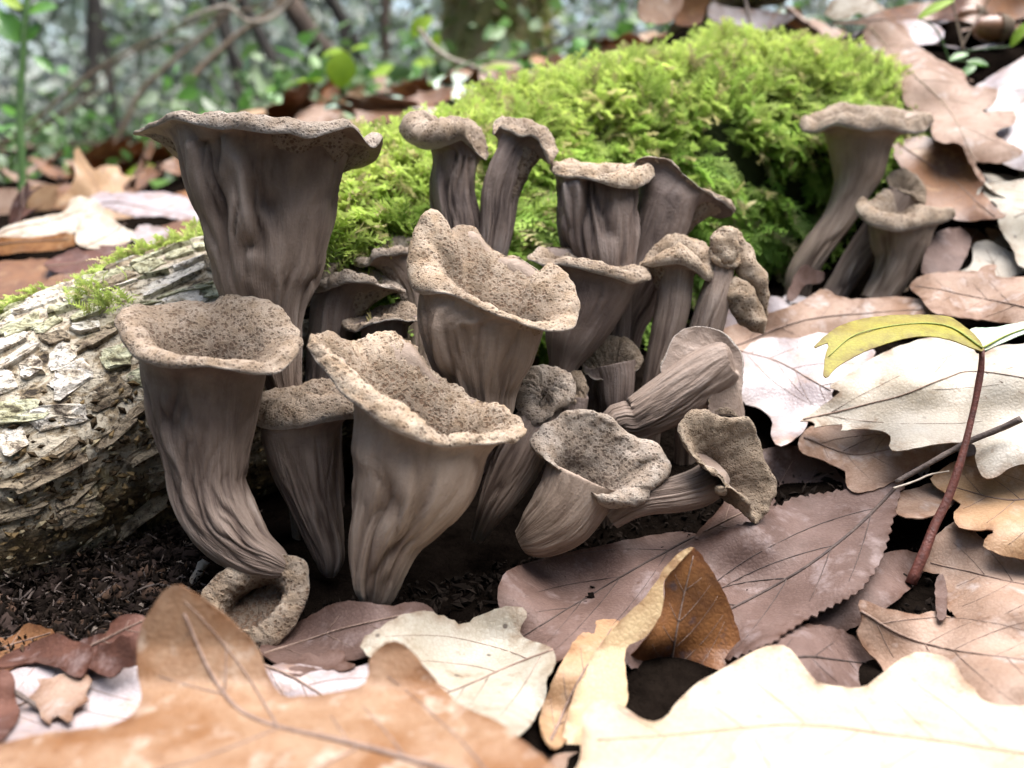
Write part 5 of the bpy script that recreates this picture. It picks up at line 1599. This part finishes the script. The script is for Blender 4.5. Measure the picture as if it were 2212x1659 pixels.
# tall green stalk
a_ = px3([(50, 470, .60), (48, 380, .60), (44, 250, .60), (50, 120, .60), (58, 0, .60), (60, -80, .60)], 40)
a_[0][2] = float(G(a_[0][0], a_[0][1])) - .01
stk = empty('green_stalk', a_[0], 'tall thin green stalk with small leaves rising behind the litter', 'plant')
v, f = tube(a_, np.linspace(.0030, .0022, 40), 8, .15)
mesh_obj('stem', v, f, M['green_stem'], stk, a_[0])
for (px, py, Lp, an, tl, mt, wd) in ((20, 60, 80, 2.2, 1.2, 'green', .34), (92, 22, 64, .2, 1.0, 'green', .34), (75, 70, 44, 1.0, 1.0, 'green', .36), (25, 8, 50, 2.6, .9, 'lime', .3), (95, 140, 56, -.7, 1.0, 'green', .2), (15, 278, 60, .2, .7, 'green', .16), (0, 40, 60, 2.4, 1.0, 'green', .3)):
    c = P(px, py, .6)
    u_ = .6 / FPX
    dirv = RGT * math.cos(an) + UPV * math.sin(an)
    v, f = blade3(c - dirv * Lp * u_ * .5, Lp * u_, Lp * u_ * wd, dirv, unit(UPV * math.cos(tl) - FWD * math.sin(tl)))
    mesh_obj('leaf', v, f, M[mt], stk, a_[0])
    t3 = c - dirv * Lp * u_ * .5
    j_ = int(np.argmin(np.abs(a_[:, 2] - t3[2])))
    v, f = tube(cr(np.array([a_[j_], (a_[j_] + t3) / 2, t3]), 6), .0007, 5)
    mesh_obj('stalk', v, f, M['green_stem'], stk, a_[0])

# thicket and far wood
def cloud(name, label, n, fx, size, cols, seed, kind='stuff', twigs=0):
    rs = np.random.default_rng(seed)
    c = fx(rs, n)
    c[:, 2] += G(c[:, 0], c[:, 1])
    V, F = leafcards(c, rs.uniform(size[0], size[1], n), rs)
    ci = rs.integers(0, len(cols), n)
    cc = np.array(cols)[ci] * rs.uniform(.6, 1.4, (n, 1))
    org = np.array([c[:, 0].mean(), c[:, 1].mean(), c[:, 2].min()])
    o = mesh_obj(name, V, F, M['farleaf'], None, org, attrs={'col': np.repeat(cc, 6, 0)})
    o.location = org
    tag(o, label, 'undergrowth', kind=kind)
    return o


def clumped(y0, y1, sprd, h, ncl, pw=1.0):
    def fx(rs, n):
        cy = rs.uniform(y0, y1, ncl)
        cx = rs.uniform(-sprd, sprd, ncl) * cy
        cz = rs.random(ncl) ** pw * h * cy
        i = rs.integers(0, ncl, n)
        r = rs.normal(size=(n, 3)) * np.array([.045, .05, .028]) * cy[i][:, None]
        c = np.stack([cx[i], cy[i], cz[i]], 1) + r
        c[:, 2] = np.abs(c[:, 2])
        return c
    return fx


GR = [(.11, .24, .05), (.17, .28, .09), (.06, .10, .04), (.22, .29, .16), (.10, .12, .07)]
cloud('undergrowth', 'loose green thicket of small leaves among the saplings', 3000, clumped(1.7, 4.2, .75, .17, 130), (.012, .034), GR, 31)
cloud('far_wood', 'far wood beyond the saplings, sky-lit paleness put into its grey-green leaves', 26000, clumped(5.0, 13.0, .85, .17, 420), (.05, .13), [(.19, .24, .18), (.26, .31, .26), (.11, .14, .10), (.30, .32, .30), (.06, .08, .05)], 32)  # pale leaf colours stand in for haze and sky light
cloud('ground_cover', 'low green ground cover on the woodland floor', 1800, clumped(.9, 4.5, .8, .012, 160), (.012, .035), [(.09, .22, .05), (.14, .27, .08), (.22, .30, .16), (.06, .12, .04)], 33)


def around(rs, n):
    a = rs.uniform(math.radians(48), math.radians(312), n)
    r = rs.uniform(5, 9, n)
    return np.stack([np.sin(a) * r, np.cos(a) * r, rs.random(n) ** .9 * 6.5], 1)


cloud('sky_blocking_leaves', 'leafy wood closing in the clearing on its other sides', 11000, around, (.2, .5), [(.07, .13, .04), (.10, .17, .05), (.05, .08, .03)], 34)  # out of view, added to cut low-angle sky light on the clump

cloud('low_herbs', 'bright low herbs edging the litter behind the log', 1500, clumped(.78, 1.7, .72, .018, 70), (.010, .026), [(.13, .30, .06), (.20, .36, .10), (.34, .42, .28), (.09, .17, .05)], 35)
for i in range(50):
    y = random.uniform(.55, 1.5)
    x = random.uniform(-.72, .25) * y
    k_, w_ = random.choice([('tan', 'tan'), ('pink', 'pinkish'), ('orange', 'orange-brown'), ('brown', 'chestnut brown'), ('cream', 'cream')])
    loose(x, y, k_, '%s fallen leaf out on the open woodland floor' % w_, 'fallen leaves out on the woodland floor', dz=.006, tilt=.6, sc=random.uniform(.7, 1.1))

parts = []
rs = np.random.default_rng(77)
for i in range(150):
    a_, b_ = rs.uniform(-150, 440), rs.uniform(1080, 1430)
    q = P(a_, b_, np.interp(b_, [1040, 1440], [.245, .172]))
    dr_ = unit(rs.normal(size=3) * np.array([1, 1, .35]))
    L_ = rs.uniform(.006, .024)
    pt = np.array([q + dr_ * L_ * t_ + unit(rs.normal(size=3)) * .0022 for t_ in (0, .33, .66, 1)])
    pt[:, 2] = G(pt[:, 0], pt[:, 1]) + rs.uniform(.0005, .0045, 4)
    parts.append(tube(cr(pt, 10), rs.uniform(.00012, .00035), 5))
V, F = join(parts)
o = mesh_obj('root_fibres', V, F, M['twig'], None, V.mean(0))
o.location = V.mean(0)
tag(o, 'fine dark root fibres tangled in the rotten wood', 'roots', kind='stuff')
leaf('dark red-brown leaf lying on the humus below the bark', 'red', [(150, 1420), (180, 1385), (230, 1372), (250, 1340), (300, 1330), (330, 1350), (310, 1390), (270, 1405), (240, 1440), (190, 1440)], lift=18, wav=.002, jag=3, name='dead_leaf', mid=[(160, 1420), (310, 1345)], vgap=50)
leaf('brown crumpled leaf on the humus beside the dark red-brown one', 'brown', [(-60, 1430), (-30, 1385), (30, 1375), (60, 1350), (110, 1362), (130, 1390), (90, 1410), (40, 1440), (-20, 1450)], lift=14, wav=.002, jag=3, name='dead_leaf', mid=[(-50, 1420), (110, 1370)], vgap=50)
for i in range(16):       # crest behind the moss
    px, py = random.uniform(1180, 1900), random.uniform(20, 130)
    p = P(px, py, random.uniform(.5, .75))
    k_, w_ = random.choice([KINDS[0], KINDS[1], KINDS[2], KINDS[4]])
    loose(p[0], p[1], k_, '%s loose oak leaf on the slope behind the moss cushion' % w_, 'loose leaves on the slope behind the moss', dz=.004, tilt=.5)
